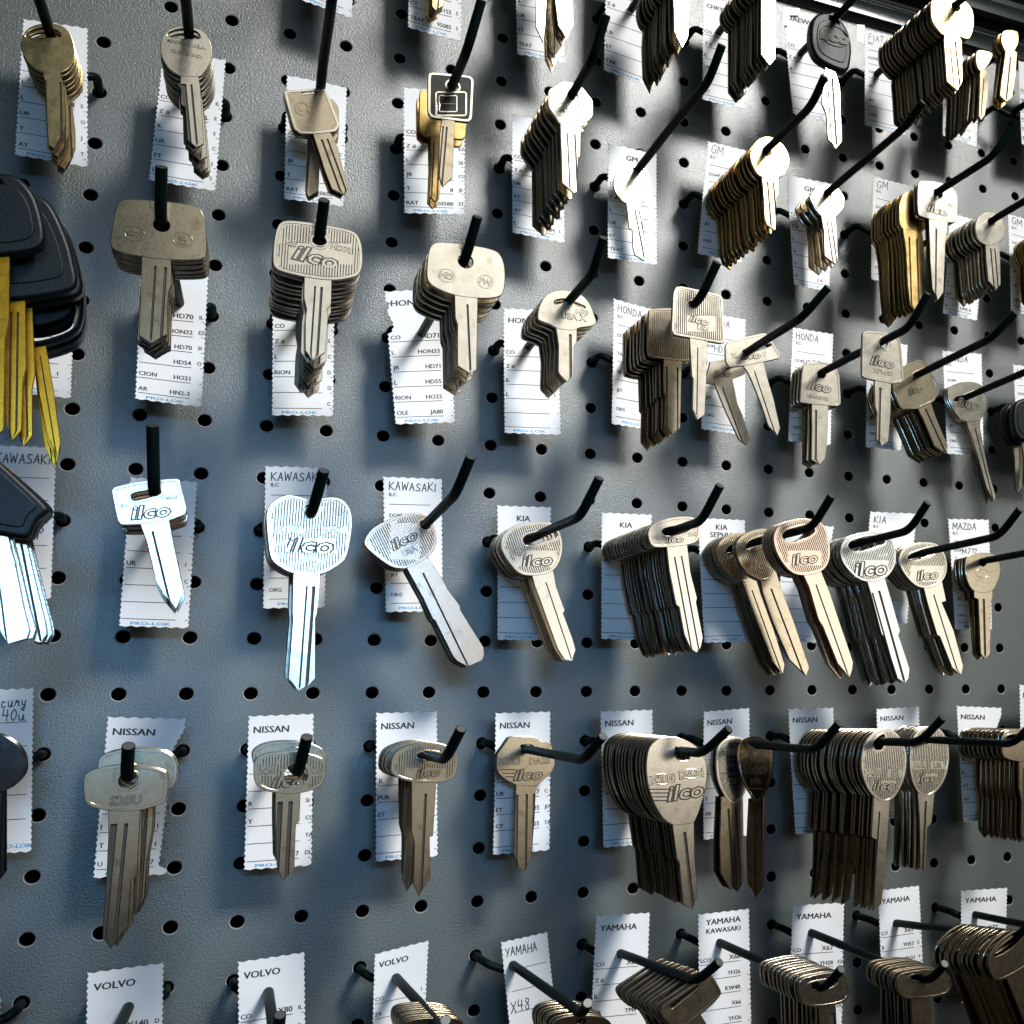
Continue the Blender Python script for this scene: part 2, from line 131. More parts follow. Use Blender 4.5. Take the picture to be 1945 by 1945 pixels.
{"h":[18.5,-11],"z":46.0,"zb":32.0,"n":7,"m":"gold","b":[[-12.96,-1.89],[-10.64,3.96],[-3.24,8.05],[3.99,7.56],[6.81,1.67],[5.37,-5.89],[-1.14,-11.57],[-9.38,-12.09]],"l":[[-8.31,-11.0],[-8.46,-24.52],[-7.93,-34.28],[-4.55,-38.22]],"r":[[-0.05,-10.47],[-0.19,-23.16],[-1.31,-35.03],[-4.55,-38.22]],"o":[["c",-0.05,-0.91,2.33]],"g":[],"f":[],"s":1,"d":"brass key cut off by the right edge in the second row","k":"brass stack cut off by the right edge","t":2.0},
{"h":[0.5,-7],"z":126.0,"zb":104.0,"n":8,"m":"bronze","b":[[-15.93,-11.64],[-15.42,-2.31],[-14.63,4.13],[-13.39,6.3],[-10.41,7.11],[-1.69,8.18],[10.38,8.89],[13.47,6.45],[14.68,-1.09],[15.66,-10.43],[14.55,-12.58],[12.11,-13.56],[3.92,-15.08],[-5.52,-15.4],[-12.04,-14.85],[-14.84,-13.89]],"l":[[-5.48,-14.68],[-5.0,-29.28],[-4.39,-46.13],[-0.43,-48.63]],"r":[[3.98,-14.69],[4.78,-24.44],[3.79,-27.88],[4.48,-44.62],[3.3,-45.32],[-0.43,-48.63]],"o":[["c",0.09,-1.43,2.59]],"g":[[0.42,0.5],[0.75,0.85]],"f":[["ring",-8.46,-6.58,3.42,3.14],["ring",7.09,-6.11,3.53,3.03],["t","HD70",-8.46,-6.58,1.95,-8],["t","SIL",7.05,-5.39,1.76,-8],["t","CA",7.16,-7.37,1.65,-8],["t","USA",-1.54,5.6,2.2,-8]],"s":2,"d":"large plain T-shaped bronze key with two oval stamps","k":"plain T-shaped bronze stack at the left","t":2.0},
{"h":[2.5,-7],"z":130.5,"zb":71.5,"n":11,"m":"nickel","b":[[-15.91,-12.85],[-15.99,-4.63],[-15.11,2.39],[-13.0,5.19],[-7.02,5.98],[3.26,5.95],[12.25,5.52],[14.8,2.4],[15.88,-2.99],[16.15,-9.39],[15.03,-12.79],[12.85,-14.61],[5.27,-17.24],[-4.57,-17.3],[-12.9,-16.3],[-15.1,-14.97]],"l":[[-4.59,-16.91],[-4.33,-25.41],[-3.14,-30.33],[-3.41,-34.9],[-2.83,-47.2],[-0.02,-50.87]],"r":[[5.25,-16.72],[5.45,-26.74],[4.09,-29.24],[4.58,-32.59],[4.16,-47.11],[-0.02,-50.87]],"o":[["c",0.06,-1.29,2.48]],"g":[[0.35,0.42],[0.58,0.68]],"f":[["stripes",[[-13.83,2.63],[13.17,7.69],[14.04,-13.24],[-12.83,-17.71]]],["clear",[[-11.37,-3.79],[11.47,0.33],[11.86,-8.95],[-10.93,-12.84]]],["ring",-0.05,0.68,3.72,4.31],["t","ilco",-0.28,-8.15,6.31,-8],["t","X3",-10.42,-3.62,2.84,-8],["t","HD70",8.11,-2.9,2.32,-8]],"s":2,"d":"pale square-headed key covered in fine vertical ridges","k":"ridged square-headed stack at the upper left","t":2.0,"rim":1},
{"h":[4.5,-7],"z":130.5,"zb":95.5,"n":6,"m":"nickel","b":[[-15.1,-8.96],[-14.77,0.09],[-13.46,3.82],[-10.85,5.38],[-1.81,6.16],[11.97,6.04],[14.98,2.55],[16.24,-3.1],[16.09,-12.36],[13.67,-15.62],[5.44,-17.21],[-3.78,-17.44],[-11.87,-15.13],[-14.6,-12.59]],"l":[[-3.79,-17.32],[-3.22,-26.83],[-2.22,-29.67],[-1.66,-47.43],[3.15,-50.26]],"r":[[5.42,-16.79],[5.54,-30.36],[5.79,-48.27],[3.15,-50.26]],"o":[["c",0.04,-1.47,2.98]],"g":[[0.5,0.6]],"f":[["ring",-7.27,-8.98,3.47,3.11],["ring",8.23,-9.16,3.24,3.16],["t","HD",-7.27,-8.98,2.64,-10],["t","7W",8.23,-9.16,2.43,-10],["t","USA",-0.12,4.51,2.07,-10]],"s":2,"d":"plain cream squarish key with two round stamps","k":"plain cream squarish stack above the code card","t":2.0},
{"h":[6.5,-7],"z":96.0,"zb":67.5,"n":6,"m":"nickel","b":[[-14.44,-11.26],[-13.96,-5.28],[-11.05,1.11],[-5.57,4.24],[0.01,4.8],[5.68,3.62],[9.54,-0.35],[11.53,-5.76],[12.72,-8.94],[10.98,-11.2],[4.7,-12.57],[2.24,-14.78],[-5.2,-14.84],[-8.3,-13.12],[-12.72,-12.18]],"l":[[-5.82,-14.6],[-4.56,-22.32],[-4.5,-34.74],[-3.86,-36.29],[-0.41,-39.46]],"r":[[3.58,-13.26],[3.57,-19.89],[2.37,-22.04],[2.49,-35.84],[-0.41,-39.46]],"o":[[[-7.2,-2.25],[-6.49,-0.88],[-1.88,0.57],[-1.23,-0.53],[-6.13,-3.15]],[[1.89,-0.84],[3.13,-0.65],[7.43,-1.99],[6.94,-3.14],[2.53,-1.81]]],"g":[[0.62,0.78]],"f":[["t","USA X",2.11,-7.82,2.92,0],["t","1470",5.82,-4.94,2.27,0]],"s":1,"d":"mushroom-headed cream key with two curved slots","k":"mushroom-headed stack with two curved slots","t":2.0},
{"h":[8.5,-7],"z":124.0,"zb":124.0,"n":1,"m":"nickel","b":[[-11.19,-14.47],[-10.39,3.51],[-9.18,6.7],[-6.25,7.5],[4.27,6.84],[12.42,6.3],[13.77,3.94],[14.75,-16.82],[12.94,-17.87],[1.02,-17.38],[-9.89,-16.91]],"l":[[-2.38,-17.19],[-1.21,-35.47],[-0.56,-36.37],[-0.84,-51.09],[1.44,-55.78]],"r":[[6.29,-17.31],[5.65,-35.95],[4.88,-53.08],[1.44,-55.78]],"o":[[[-3.62,0.11],[0.66,1.78],[-1.31,-3.21]]],"g":[[0.4,0.47]],"f":[["stripes",[[-9.49,4.31],[13.64,7.99],[13.61,-16.31],[-9.37,-19.47]]],["clear",[[-3.59,-6.09],[9.61,-4.12],[9.61,-12.18],[-3.56,-14.04]]],["t","ilco",2.32,-7.88,3.67,-8],["t","USA",4.3,-11.59,2.4,-8]],"s":0,"d":"square-headed ridged key standing forward of a bronzed ridged stack","k":"","t":2.0,"rim":1},
{"h":[8.5,-7],"z":100.0,"zb":61.5,"n":8,"m":"bronze","b":[[-14.25,-16.83],[-14.02,1.54],[-12.44,2.8],[-3.8,4.59],[5.67,3.81],[7.72,1.34],[8.46,-19.27],[6.43,-20.91],[0.37,-21.69],[-9.61,-21.62],[-13.56,-20.79]],"l":[[-6.31,-21.19],[-5.86,-38.02],[-4.86,-39.25],[-5.1,-54.01],[-1.77,-58.09]],"r":[[2.52,-21.07],[2.11,-35.07],[1.86,-54.31],[-1.77,-58.09]],"o":[["c",0.01,-1.08,2.38]],"g":[[0.1,0.2],[0.72,0.82]],"f":[["stripes",[[-13.09,1.0],[-4.45,2.29],[-4.32,-19.58],[-12.91,-20.7]]]],"s":0,"d":"browned ridged key at the front of the stack behind the lone ridged key","k":"browned ridged stack behind the lone ridged key","t":2.0,"rim":1},
{"h":[10.5,-7],"z":62.0,"zb":62.0,"n":1,"m":"nickel","b":[[-11.97,1.85],[-10.33,4.68],[-0.54,8.66],[10.19,12.43],[13.64,9.11],[18.93,1.09],[17.83,-1.1],[9.31,-4.02],[-2.11,-7.72],[-9.61,-9.41],[-11.68,-6.27]],"l":[[-2.11,-7.27],[0.89,-11.37],[2.39,-14.17],[8.39,-28.36],[11.75,-38.39],[16.69,-43.24]],"r":[[9.31,-3.56],[11.55,-13.05],[14.55,-22.44],[18.42,-39.2],[16.69,-43.24]],"o":[[[-2.63,0.39],[-1.12,2.09],[14.93,7.7],[15.31,6.23],[0.75,-1.02],[-2.26,-1.43]]],"g":[[0.35,0.42]],"f":[["t","ilco",2.46,-1.08,4.13,10],["t","X-4",-5.85,-2.54,2.68,10]],"s":0,"d":"cross-headed silver key swinging to the right, nearer of its hook","k":"","t":2.0,"rim":1},
{"h":[10.5,-7],"z":42.0,"zb":42.0,"n":1,"m":"nickel","b":[[-14.94,-13.68],[-14.19,-8.3],[-12.31,-1.25],[3.01,3.03],[7.26,-3.35],[7.64,-5.76],[-0.11,-9.62],[-10.79,-13.56]],"l":[[-10.41,-12.38],[-3.21,-28.92],[-1.69,-31.78],[3.64,-42.54],[8.09,-45.51]],"r":[[0.04,-9.22],[2.93,-22.96],[5.99,-29.46],[9.96,-41.93],[8.09,-45.51]],"o":[[[-3.81,-1.24],[-2.29,0.85],[6.92,3.56],[7.69,2.13],[-1.53,-2.1]]],"g":[[0.3,0.38]],"f":[["t","ilco",-5.47,-7.23,3.81,10]],"s":0,"d":"cross-headed silver key swinging right, behind its lower left neighbour","k":"","t":2.0,"rim":1},
{"h":[12.5,-7],"z":42.5,"zb":31.5,"n":4,"m":"nickel","b":[[-13.0,-17.6],[-11.55,1.0],[-9.06,4.31],[0.89,6.55],[8.82,5.17],[11.0,-0.16],[11.63,-16.82],[9.83,-18.76],[-4.44,-19.15],[-12.21,-19.15]],"l":[[-6.08,-18.78],[-6.12,-33.62],[-6.68,-50.72],[-1.81,-53.08]],"r":[[3.99,-18.85],[3.09,-38.96],[1.53,-49.23],[-1.81,-53.08]],"o":[["c",-0.02,-1.07,2.52]],"g":[[0.18,0.32]],"f":[["t","ilco",-0.99,-8.36,5.55,-5],["t","X84-HD75",-2.74,-14.87,2.05,-5]],"s":0,"d":"trapezoid-headed cream key on a hook with a card marked by hand","k":"four trapezoid-headed keys in the third row","t":2.0,"rim":1},
{"h":[12.5,-7],"z":107.0,"zb":107.0,"n":1,"m":"nickel","b":[[-13.04,-18.65],[-12.13,2.55],[-9.6,4.08],[0.51,4.78],[8.47,3.21],[10.17,0.6],[11.56,-19.3],[10.22,-21.46],[4.59,-22.87],[-4.08,-22.37],[-12.25,-21.47]],"l":[[-5.64,-22.12],[-5.57,-35.94],[-4.48,-39.45],[-5.19,-53.24],[-2.54,-56.59]],"r":[[3.97,-22.43],[3.16,-38.64],[1.44,-53.69],[-2.54,-56.59]],"o":[["c",-0.02,-1.0,2.42]],"g":[[0.25,0.4]],"f":[["t","ilco",-0.68,-11.6,5.33,-5],["t","X79-HD",-0.81,-17.13,2.21,-5],["ring",0.74,-2.17,3.63,3.34]],"s":0,"d":"bright white trapezoid-headed key hanging before a swung stack","k":"","t":2.0,"rim":1},
{"h":[14.5,-7],"z":60.0,"zb":33.0,"n":9,"m":"bronze","b":[[-16.5,-10.27],[-14.14,-2.03],[-8.33,4.3],[0.57,9.08],[4.97,8.43],[9.21,1.66],[14.7,-8.24],[9.74,-15.27],[-0.31,-20.55],[-11.64,-21.62]],"l":[[-1.14,-18.88],[3.02,-26.43],[9.62,-40.93],[17.05,-44.56]],"r":[[7.8,-14.68],[11.05,-23.98],[18.37,-40.11],[17.05,-44.56]],"o":[[[-3.51,-0.44],[2.72,2.76],[4.43,0.96],[-1.81,-1.83]]],"g":[[0.4,0.55]],"f":[["t","ilco",-1.73,-9.34,4.03,20]],"s":0,"d":"grey key with clipped corners swung right behind the white key","k":"swung stack behind the white trapezoid-headed key","t":2.0,"rim":1},
{"h":[16.5,-7],"z":31.0,"zb":27.5,"n":3,"m":"nickel","b":[[-13.22,1.16],[-12.44,4.66],[-8.56,7.25],[0.14,10.01],[9.81,10.05],[13.55,5.99],[15.36,-2.47],[11.91,-10.6],[8.84,-14.53],[-2.75,-16.15],[-8.26,-11.04],[-12.26,-3.83]],"l":[[-0.31,-14.88],[0.5,-18.63],[2.71,-23.51],[7.0,-36.7],[12.04,-54.9],[17.0,-63.48]],"r":[[9.64,-13.85],[9.19,-17.75],[11.91,-34.56],[13.92,-44.59],[18.59,-60.33],[17.0,-63.48]],"o":[[[-9.85,-4.13],[-7.66,-0.9],[2.96,2.07],[4.84,1.0],[-2.0,-2.38]]],"g":[[0.45,0.55]],"f":[["t","ilco",2.02,-3.95,6.04,-5],["t","USA",2.35,-7.77,2.07,-5]],"s":1,"d":"long thin-bladed white key swinging right near the right edge","k":"three long thin-bladed white keys","t":2.0},
{"h":[18.5,-7],"z":38.0,"zb":30.0,"n":2,"m":"nickel","b":[[-24.11,-5.63],[-21.44,-1.44],[-14.32,1.54],[-6.3,0.69],[-3.72,-8.65],[-4.29,-20.05],[-9.65,-26.64],[-18.65,-27.06],[-23.9,-22.84],[-24.96,-13.49]],"l":[[-17.64,-26.53],[-16.59,-35.88],[-16.9,-53.0],[-15.08,-56.26]],"r":[[-10.62,-25.86],[-10.58,-35.35],[-12.46,-53.51],[-15.08,-56.26]],"o":[["c",-0.05,-0.99,2.54]],"g":[],"f":[],"s":1,"d":"black-headed key cut off by the right edge in the third row","k":"black-headed pair cut off by the right edge","t":2.0,"plastic":1},
{"h":[-1.5,-7],"z":125.0,"zb":125.0,"n":1,"m":"yellow","b":[[-6.83,-18.82],[-6.93,-2.16],[-4.15,2.62],[1.67,4.64],[7.32,4.49],[12.15,-0.4],[15.1,-7.3],[17.49,-18.04],[15.77,-22.59],[7.93,-26.07],[-1.81,-28.28],[-5.86,-26.4]],"l":[[1.61,-26.65],[2.45,-37.9],[6.4,-85.67],[8.81,-91.93]],"r":[[6.9,-25.72],[8.47,-49.86],[7.85,-57.65],[9.86,-90.32],[8.81,-91.93]],"o":[["c",0.06,-0.8,1.38]],"g":[[0.3,0.45]],"f":[["inset"]],"s":1,"d":"foremost glossy black-headed key at the left edge","k":"","t":2.0,"plastic":1},
{"h":[-1.5,-7],"z":112.0,"zb":104.0,"n":2,"m":"yellow","b":[[-6.93,-16.62],[-7.18,-2.81],[-3.52,2.23],[3.66,4.77],[12.06,3.73],[16.52,0.23],[22.56,-13.45],[24.9,-22.87],[26.04,-27.04],[25.52,-32.01],[14.89,-36.38],[2.85,-39.83],[-3.42,-36.6]],"l":[[3.53,-38.14],[5.46,-58.86],[7.75,-84.47],[10.25,-91.15]],"r":[[10.32,-36.02],[12.48,-63.18],[11.88,-69.0],[12.77,-87.05],[10.25,-91.15]],"o":[["c",0.06,-0.82,1.41]],"g":[[0.3,0.4],[0.6,0.7]],"f":[],"s":1,"d":"black-headed key with a broad yellow blade second in the fan","k":"broad yellow-bladed black-headed keys in the fan","t":2.0,"plastic":1},
{"h":[-1.5,-7],"z":92.0,"zb":78.0,"n":3,"m":"yellow","b":[[-2.21,-15.29],[-2.38,-1.48],[1.44,4.28],[9.08,5.76],[14.86,4.04],[19.78,-3.56],[23.75,-16.45],[25.59,-27.41],[25.89,-35.21],[24.59,-42.09],[14.19,-48.49],[6.65,-50.05],[1.03,-42.14]],"l":[[10.31,-47.92],[13.83,-67.58],[17.49,-83.35],[21.26,-91.59]],"r":[[14.58,-47.88],[18.49,-67.04],[20.3,-77.69],[21.79,-85.63],[21.26,-91.59]],"o":[["c",0.06,-0.85,1.48]],"g":[[0.4,0.5]],"f":[],"s":1,"d":"black-headed key reaching furthest right in the fan at the left edge","k":"rightmost black-headed keys in the fan","t":2.0,"plastic":1},
{"h":[-1.5,-3],"z":118.0,"zb":114.0,"n":2,"m":"worn","b":[[-3.77,-3.08],[-3.16,3.89],[0.32,8.68],[5.78,8.67],[13.42,1.27],[23.8,-9.31],[24.42,-11.29],[23.61,-12.35],[20.61,-15.55],[19.39,-21.97],[14.28,-21.46],[6.37,-20.12],[-1.69,-15.21]],"l":[[4.45,-20.23],[6.48,-31.88],[10.63,-51.17],[15.48,-59.3]],"r":[[12.66,-20.76],[15.23,-29.03],[19.22,-46.09],[21.43,-53.87],[20.81,-57.29],[15.48,-59.3]],"o":[["c",0.06,-0.8,1.4]],"g":[[0.4,0.47]],"f":[],"s":1,"d":"black-headed key with a bright silver blade at the left edge","k":"black-headed silver-bladed bunch at the left edge","t":2.0,"plastic":1,"teeth":1},
{"h":[-1.5,-3],"z":110.0,"zb":96.0,"n":5,"m":"worn","b":[[-3.45,-1.66],[-2.78,4.93],[0.85,8.78],[5.21,8.65],[11.73,1.56],[21.3,-7.44],[21.85,-9.45],[21.11,-10.52],[18.49,-13.75],[16.87,-19.42],[12.84,-19.14],[4.84,-18.1],[-1.41,-13.0]],"l":[[12.6,-18.65],[17.02,-35.49],[20.83,-52.3],[21.7,-57.73],[23.67,-58.3]],"r":[[16.2,-18.45],[20.51,-35.36],[24.78,-51.23],[25.26,-55.2],[23.67,-58.3]],"o":[["c",0.06,-0.82,1.43]],"g":[[0.35,0.6]],"f":[],"s":1,"d":"serrated silver blade at the right of the black-headed silver-bladed bunch","k":"serrated blades right in the black-headed silver bunch","t":2.0,"plastic":1,"teeth":1},
{"h":[0.5,-3],"z":126.0,"zb":92.0,"n":4,"m":"worn","b":[[-13.36,-0.66],[-12.5,0.78],[-5.94,3.34],[6.38,5.56],[7.83,4.58],[10.59,-5.41],[10.31,-8.04],[5.6,-10.52],[-4.92,-12.91],[-9.52,-13.19],[-10.79,-11.54]],"l":[[-3.68,-12.53],[-1.4,-18.53],[2.7,-33.61],[5.1,-38.09],[9.25,-43.14]],"r":[[5.28,-10.33],[6.82,-18.08],[11.03,-35.35],[11.31,-37.89],[9.25,-43.14]],"o":[[[-7.37,-1.17],[1.64,1.27],[2.29,-0.87],[-5.71,-4.03],[-6.91,-3.71]]],"g":[[0.28,0.38]],"f":[["t","ilco",-0.38,-7.44,4.89,10],["t","YM63",4.65,-1.92,1.56,10],["t","USA",-9.35,-5.99,1.22,10]],"s":0,"d":"bright cross-headed key with a slot, swung right above bare board","k":"four cross-headed slotted keys at the lower left","t":2.0,"rim":1},
{"h":[2.5,-3],"z":122.0,"zb":92.0,"n":4,"m":"worn","b":[[-15.6,-1.52],[-14.1,2.91],[-8.89,6.65],[-4.84,6.07],[0.5,4.48],[5.24,6.47],[9.62,6.56],[13.28,3.71],[14.85,-0.64],[15.06,-5.62],[13.81,-16.73],[11.86,-20.11],[4.74,-25.2],[-4.76,-25.26],[-11.1,-21.67],[-13.39,-18.57],[-14.71,-8.99]],"l":[[-4.87,-24.89],[-4.51,-40.09],[-4.18,-42.21],[-4.59,-65.39],[-0.97,-70.21]],"r":[[4.48,-24.78],[4.46,-32.88],[4.0,-40.42],[3.5,-42.03],[4.57,-65.4],[1.99,-68.55],[-0.97,-70.21]],"o":[[[-2.84,2.55],[3.23,2.96],[0.36,-2.61]]],"g":[[0.48,0.56],[0.72,0.86]],"f":[["stripes",[[-12.94,2.99],[12.16,4.74],[13.34,-22.78],[-11.6,-23.83]]],["clear",[[-12.02,-6.14],[-2.86,-5.59],[-2.71,-8.58],[-11.87,-9.1]]],["clear",[[3.83,-5.19],[12.56,-4.66],[12.69,-7.7],[3.97,-8.19]]],["clear",[[-8.04,-10.77],[8.88,-9.84],[9.13,-15.58],[-7.77,-16.42]]],["clear",[[-2.78,-17.25],[2.92,-16.98],[3.04,-19.42],[-2.66,-19.68]]],["t","X115",-7.97,-7.42,2.6,0],["t","KA7",8.24,-6.47,2.64,0],["t","ilco",0.83,-13.11,6.53,0],["t","USA",0.12,-18.36,2.27,0]],"s":1,"d":"large bright silver key with heart-topped ridged head","k":"four large heart-topped silver keys","t":2.0,"rim":1},
{"h":[4.5,-3],"z":56.0,"zb":46.0,"n":3,"m":"worn","b":[[-25.46,-9.09],[-22.26,-3.01],[-15.15,1.8],[-6.16,5.41],[-0.96,5.24],[2.61,2.92],[5.22,-5.21],[5.11,-9.03],[2.62,-14.35],[-5.79,-20.77],[-12.59,-20.94],[-18.35,-17.1],[-24.12,-12.11]],"l":[[-6.93,-20.63],[0.4,-33.78],[4.76,-43.33],[5.63,-43.62],[14.01,-60.31],[15.53,-62.16],[20.3,-64.75]],"r":[[1.77,-14.9],[8.83,-25.96],[10.7,-29.68],[16.22,-37.08],[16.4,-38.97],[26.86,-55.8],[27.39,-59.57],[26.45,-62.09],[20.3,-64.75]],"o":[[[-2.66,1.61],[1.2,2.3],[2.5,-1.75],[-1.37,-2.11]]],"g":[[0.42,0.5]],"f":[["stripes",[[-22.92,-0.56],[3.26,1.05],[3.92,-18.59],[-22.14,-19.74]]],["clear",[[-15.08,-0.08],[-2.54,0.69],[-1.94,-16.33],[-14.43,-16.91]]],["t","ilco",-8.56,-7.24,4.71,32],["t","USA",-6.09,-12.45,2.51,32]],"s":1,"d":"silver ridged key hanging sideways with a forked blade","k":"three silver ridged keys hanging sideways","t":2.0,"rim":1},
{"h":[6.5,-3],"z":58.0,"zb":31.0,"n":4,"m":"nickel","b":[[-17.79,-6.61],[-17.46,-2.69],[-15.71,0.66],[-10.87,4.22],[-0.29,6.19],[5.74,5.9],[9.47,1.46],[10.76,-5.79],[9.61,-12.47],[6.23,-18.02],[-1.59,-20.31],[-9.04,-19.95],[-14.11,-14.21],[-17.0,-8.84]],"l":[[-3.28,-19.92],[-1.78,-25.39],[0.85,-31.81],[3.85,-40.17],[9.16,-54.32],[12.42,-59.46],[15.92,-60.21]],"r":[[6.54,-17.75],[7.95,-25.05],[12.1,-36.06],[11.37,-37.51],[16.05,-49.69],[17.54,-54.88],[15.92,-60.21]],"o":[[[-8.6,-3.1],[-6.83,-0.06],[4.95,3.06],[9.28,1.53],[8.2,-1.19],[-6.06,-6.42]]],"g":[[0.5,0.56]],"f":[["stripes",[[-14.37,-3.82],[9.42,-2.54],[9.73,-18.41],[-13.97,-19.38]]],["clear",[[-11.8,-8.25],[7.6,-7.27],[7.76,-15.19],[-11.6,-16.04]]],["t","ilco",-0.82,-12.62,5.58,8],["t","KK3",-8.67,-9.72,2.09,8],["t","X2",4.39,-5.45,2.25,8]],"s":1,"d":"silver key with a wide top slot, first of the row of slotted keys","k":"four slotted silver keys right of the sideways key","t":2.0,"rim":1},
{"h":[8.5,-3],"z":98.0,"zb":29.0,"n":17,"m":"nickel","b":[[-13.57,-2.69],[-12.45,0.61],[-8.91,3.42],[0.21,6.48],[8.84,6.83],[11.99,4.05],[11.68,-4.68],[5.56,-7.3],[-9.46,-9.37],[-12.18,-7.77]],"l":[[-4.29,-8.33],[-2.92,-19.59],[0.43,-35.56],[1.87,-36.48],[4.4,-49.55],[7.7,-56.53],[10.33,-57.78]],"r":[[5.56,-6.84],[7.26,-20.47],[10.4,-32.04],[9.94,-34.13],[13.29,-50.69],[12.31,-55.2],[10.33,-57.78]],"o":[[[-7.18,-1.4],[-5.56,0.64],[8.59,3.68],[9.93,2.9],[3.96,-1.73],[-4.56,-3.53]]],"g":[[0.28,0.36],[0.62,0.7]],"f":[["t","ilco",-0.39,-4.55,3.39,5],["t","YH63",8.2,-1.78,1.84,5],["t","VO",-9.5,-4.4,1.81,5]],"s":2,"d":"oblong-headed key at the front of the longest striped stack in the row","k":"long striped stack of oblong-headed keys","t":2.0,"rim":1},
{"h":[10.5,-3],"z":113.5,"zb":102.0,"n":4,"m":"rose","b":[[-11.68,-3.03],[-9.41,2.07],[-3.43,5.44],[5.11,7.33],[13.72,5.84],[16.69,1.26],[18.36,-8.13],[17.16,-14.94],[13.34,-19.26],[4.74,-21.61],[-2.29,-20.57],[-7.82,-14.87],[-10.89,-8.41]],"l":[[4.04,-21.18],[6.81,-26.71],[11.57,-42.47],[13.81,-45.72],[21.27,-63.43],[27.3,-70.01]],"r":[[13.35,-19.13],[17.52,-29.01],[22.35,-42.89],[29.4,-62.73],[28.97,-66.04],[27.3,-70.01]],"o":[[[-7.4,-2.55],[-4.93,0.38],[5.73,3.69],[11.08,1.31],[5.64,-3.03],[-4.29,-5.91]]],"g":[[0.42,0.5]],"f":[["stripes",[[-9.12,-4.88],[16.47,-3.49],[16.22,-19.68],[-9.26,-20.72]]],["clear",[[-4.28,-9.27],[13.51,-8.38],[13.4,-15.78],[-4.35,-16.56]]],["t","ilco",4.85,-12.82,5.35,8]],"s":1,"d":"pinkish slotted key, foremost of the crowded slotted keys","k":"pink-fronted slotted keys","t":2.0,"rim":1},
{"h":[10.5,-3],"z":69.0,"zb":66.0,"n":2,"m":"bronze","b":[[-11.2,-4.75],[-10.46,-0.16],[-6.82,3.91],[3.49,7.7],[10.18,6.31],[13.12,-0.67],[12.28,-10.68],[9.23,-18.59],[2.57,-20.6],[-7.61,-14.71]],"l":[[2.57,-20.25],[3.64,-25.81],[9.05,-41.03],[17.78,-59.71],[26.68,-68.03]],"r":[[11.48,-16.38],[14.39,-25.45],[20.23,-40.09],[28.62,-63.84],[26.68,-68.03]],"o":[[[-5.87,-3.13],[-3.66,0.51],[5.19,3.83],[7.41,1.82],[1.46,-2.04],[-4.42,-4.46]]],"g":[[0.4,0.5]],"f":[["t","ilco",3.37,-11.08,5.29,8],["stripes",[[-8.29,-2.5],[10.86,-1.5],[10.72,-18.53],[-8.35,-19.27]]]],"s":1,"d":"yellowed slotted key left of the pinkish slotted key","k":"yellowed slotted pair left of the pinkish key","t":2.0,"rim":1},
{"h":[10.5,-3],"z":44.5,"zb":27.5,"n":7,"m":"bronze","b":[[-10.94,-3.49],[-10.05,0.88],[-6.48,5.42],[1.02,8.39],[8.6,7.73],[12.39,1.32],[12.33,-7.48],[9.24,-16.36],[3.94,-19.45],[-5.76,-14.06]],"l":[[3.94,-19.09],[6.92,-26.58],[12.89,-42.28],[20.37,-60.15],[25.68,-66.23]],"r":[[10.76,-15.57],[14.51,-26.34],[20.51,-42.14],[26.87,-61.55],[25.68,-66.23]],"o":[[[-5.99,-3.21],[-3.74,0.53],[4.54,3.9],[6.8,1.82],[0.75,-2.14]]],"g":[[0.4,0.5]],"f":[["stripes",[[-8.72,-1.94],[0.24,-1.49],[0.19,-16.71],[-8.73,-17.05]]]],"s":1,"d":"bronze slotted key at the front of the rear bunch behind the pinkish key","k":"rear bunch of bronze slotted keys","t":2.0,"rim":1},
{"h":[12.5,-3],"z":88.0,"zb":56.0,"n":10,"m":"steel","b":[[-14.58,-5.94],[-13.34,-0.91],[-8.49,2.92],[1.7,5.66],[11.21,5.63],[16.71,1.43],[18.25,-7.22],[16.31,-13.82],[11.4,-19.21],[2.67,-21.68],[-5.07,-19.84],[-11.13,-14.42],[-13.88,-9.8]],"l":[[0.96,-21.25],[3.3,-28.63],[8.34,-47.63],[10.02,-49.72],[17.21,-70.81],[21.27,-73.07]],"r":[[11.24,-19.07],[15.05,-31.84],[19.22,-46.02],[18.2,-48.32],[24.27,-65.86],[23.57,-70.81],[21.27,-73.07]],"o":[[[-10.16,-3.18],[-8.56,-0.24],[1.63,2.97],[10.35,3.67],[11.85,-0.09],[5.43,-3.1],[-6.35,-5.84]]],"g":[[0.05,0.15],[0.42,0.55]],"f":[["stripes",[[-12.49,-5.13],[16.57,-3.67],[16.16,-19.6],[-12.78,-20.7]]],["clear",[[-6.42,-9.81],[13.24,-8.9],[13.03,-17.56],[-6.59,-18.34]]],["t","ilco",3.23,-14.02,7.54,6],["t","YM63",-4.88,-10.45,2.14,6],["t","KK4",10.12,-6.52,2.17,6]],"s":1,"d":"bright steel slotted key with bold dark-edged lettering","k":"slotted stack fronted by the bright steel key","t":2.0,"rim":1},
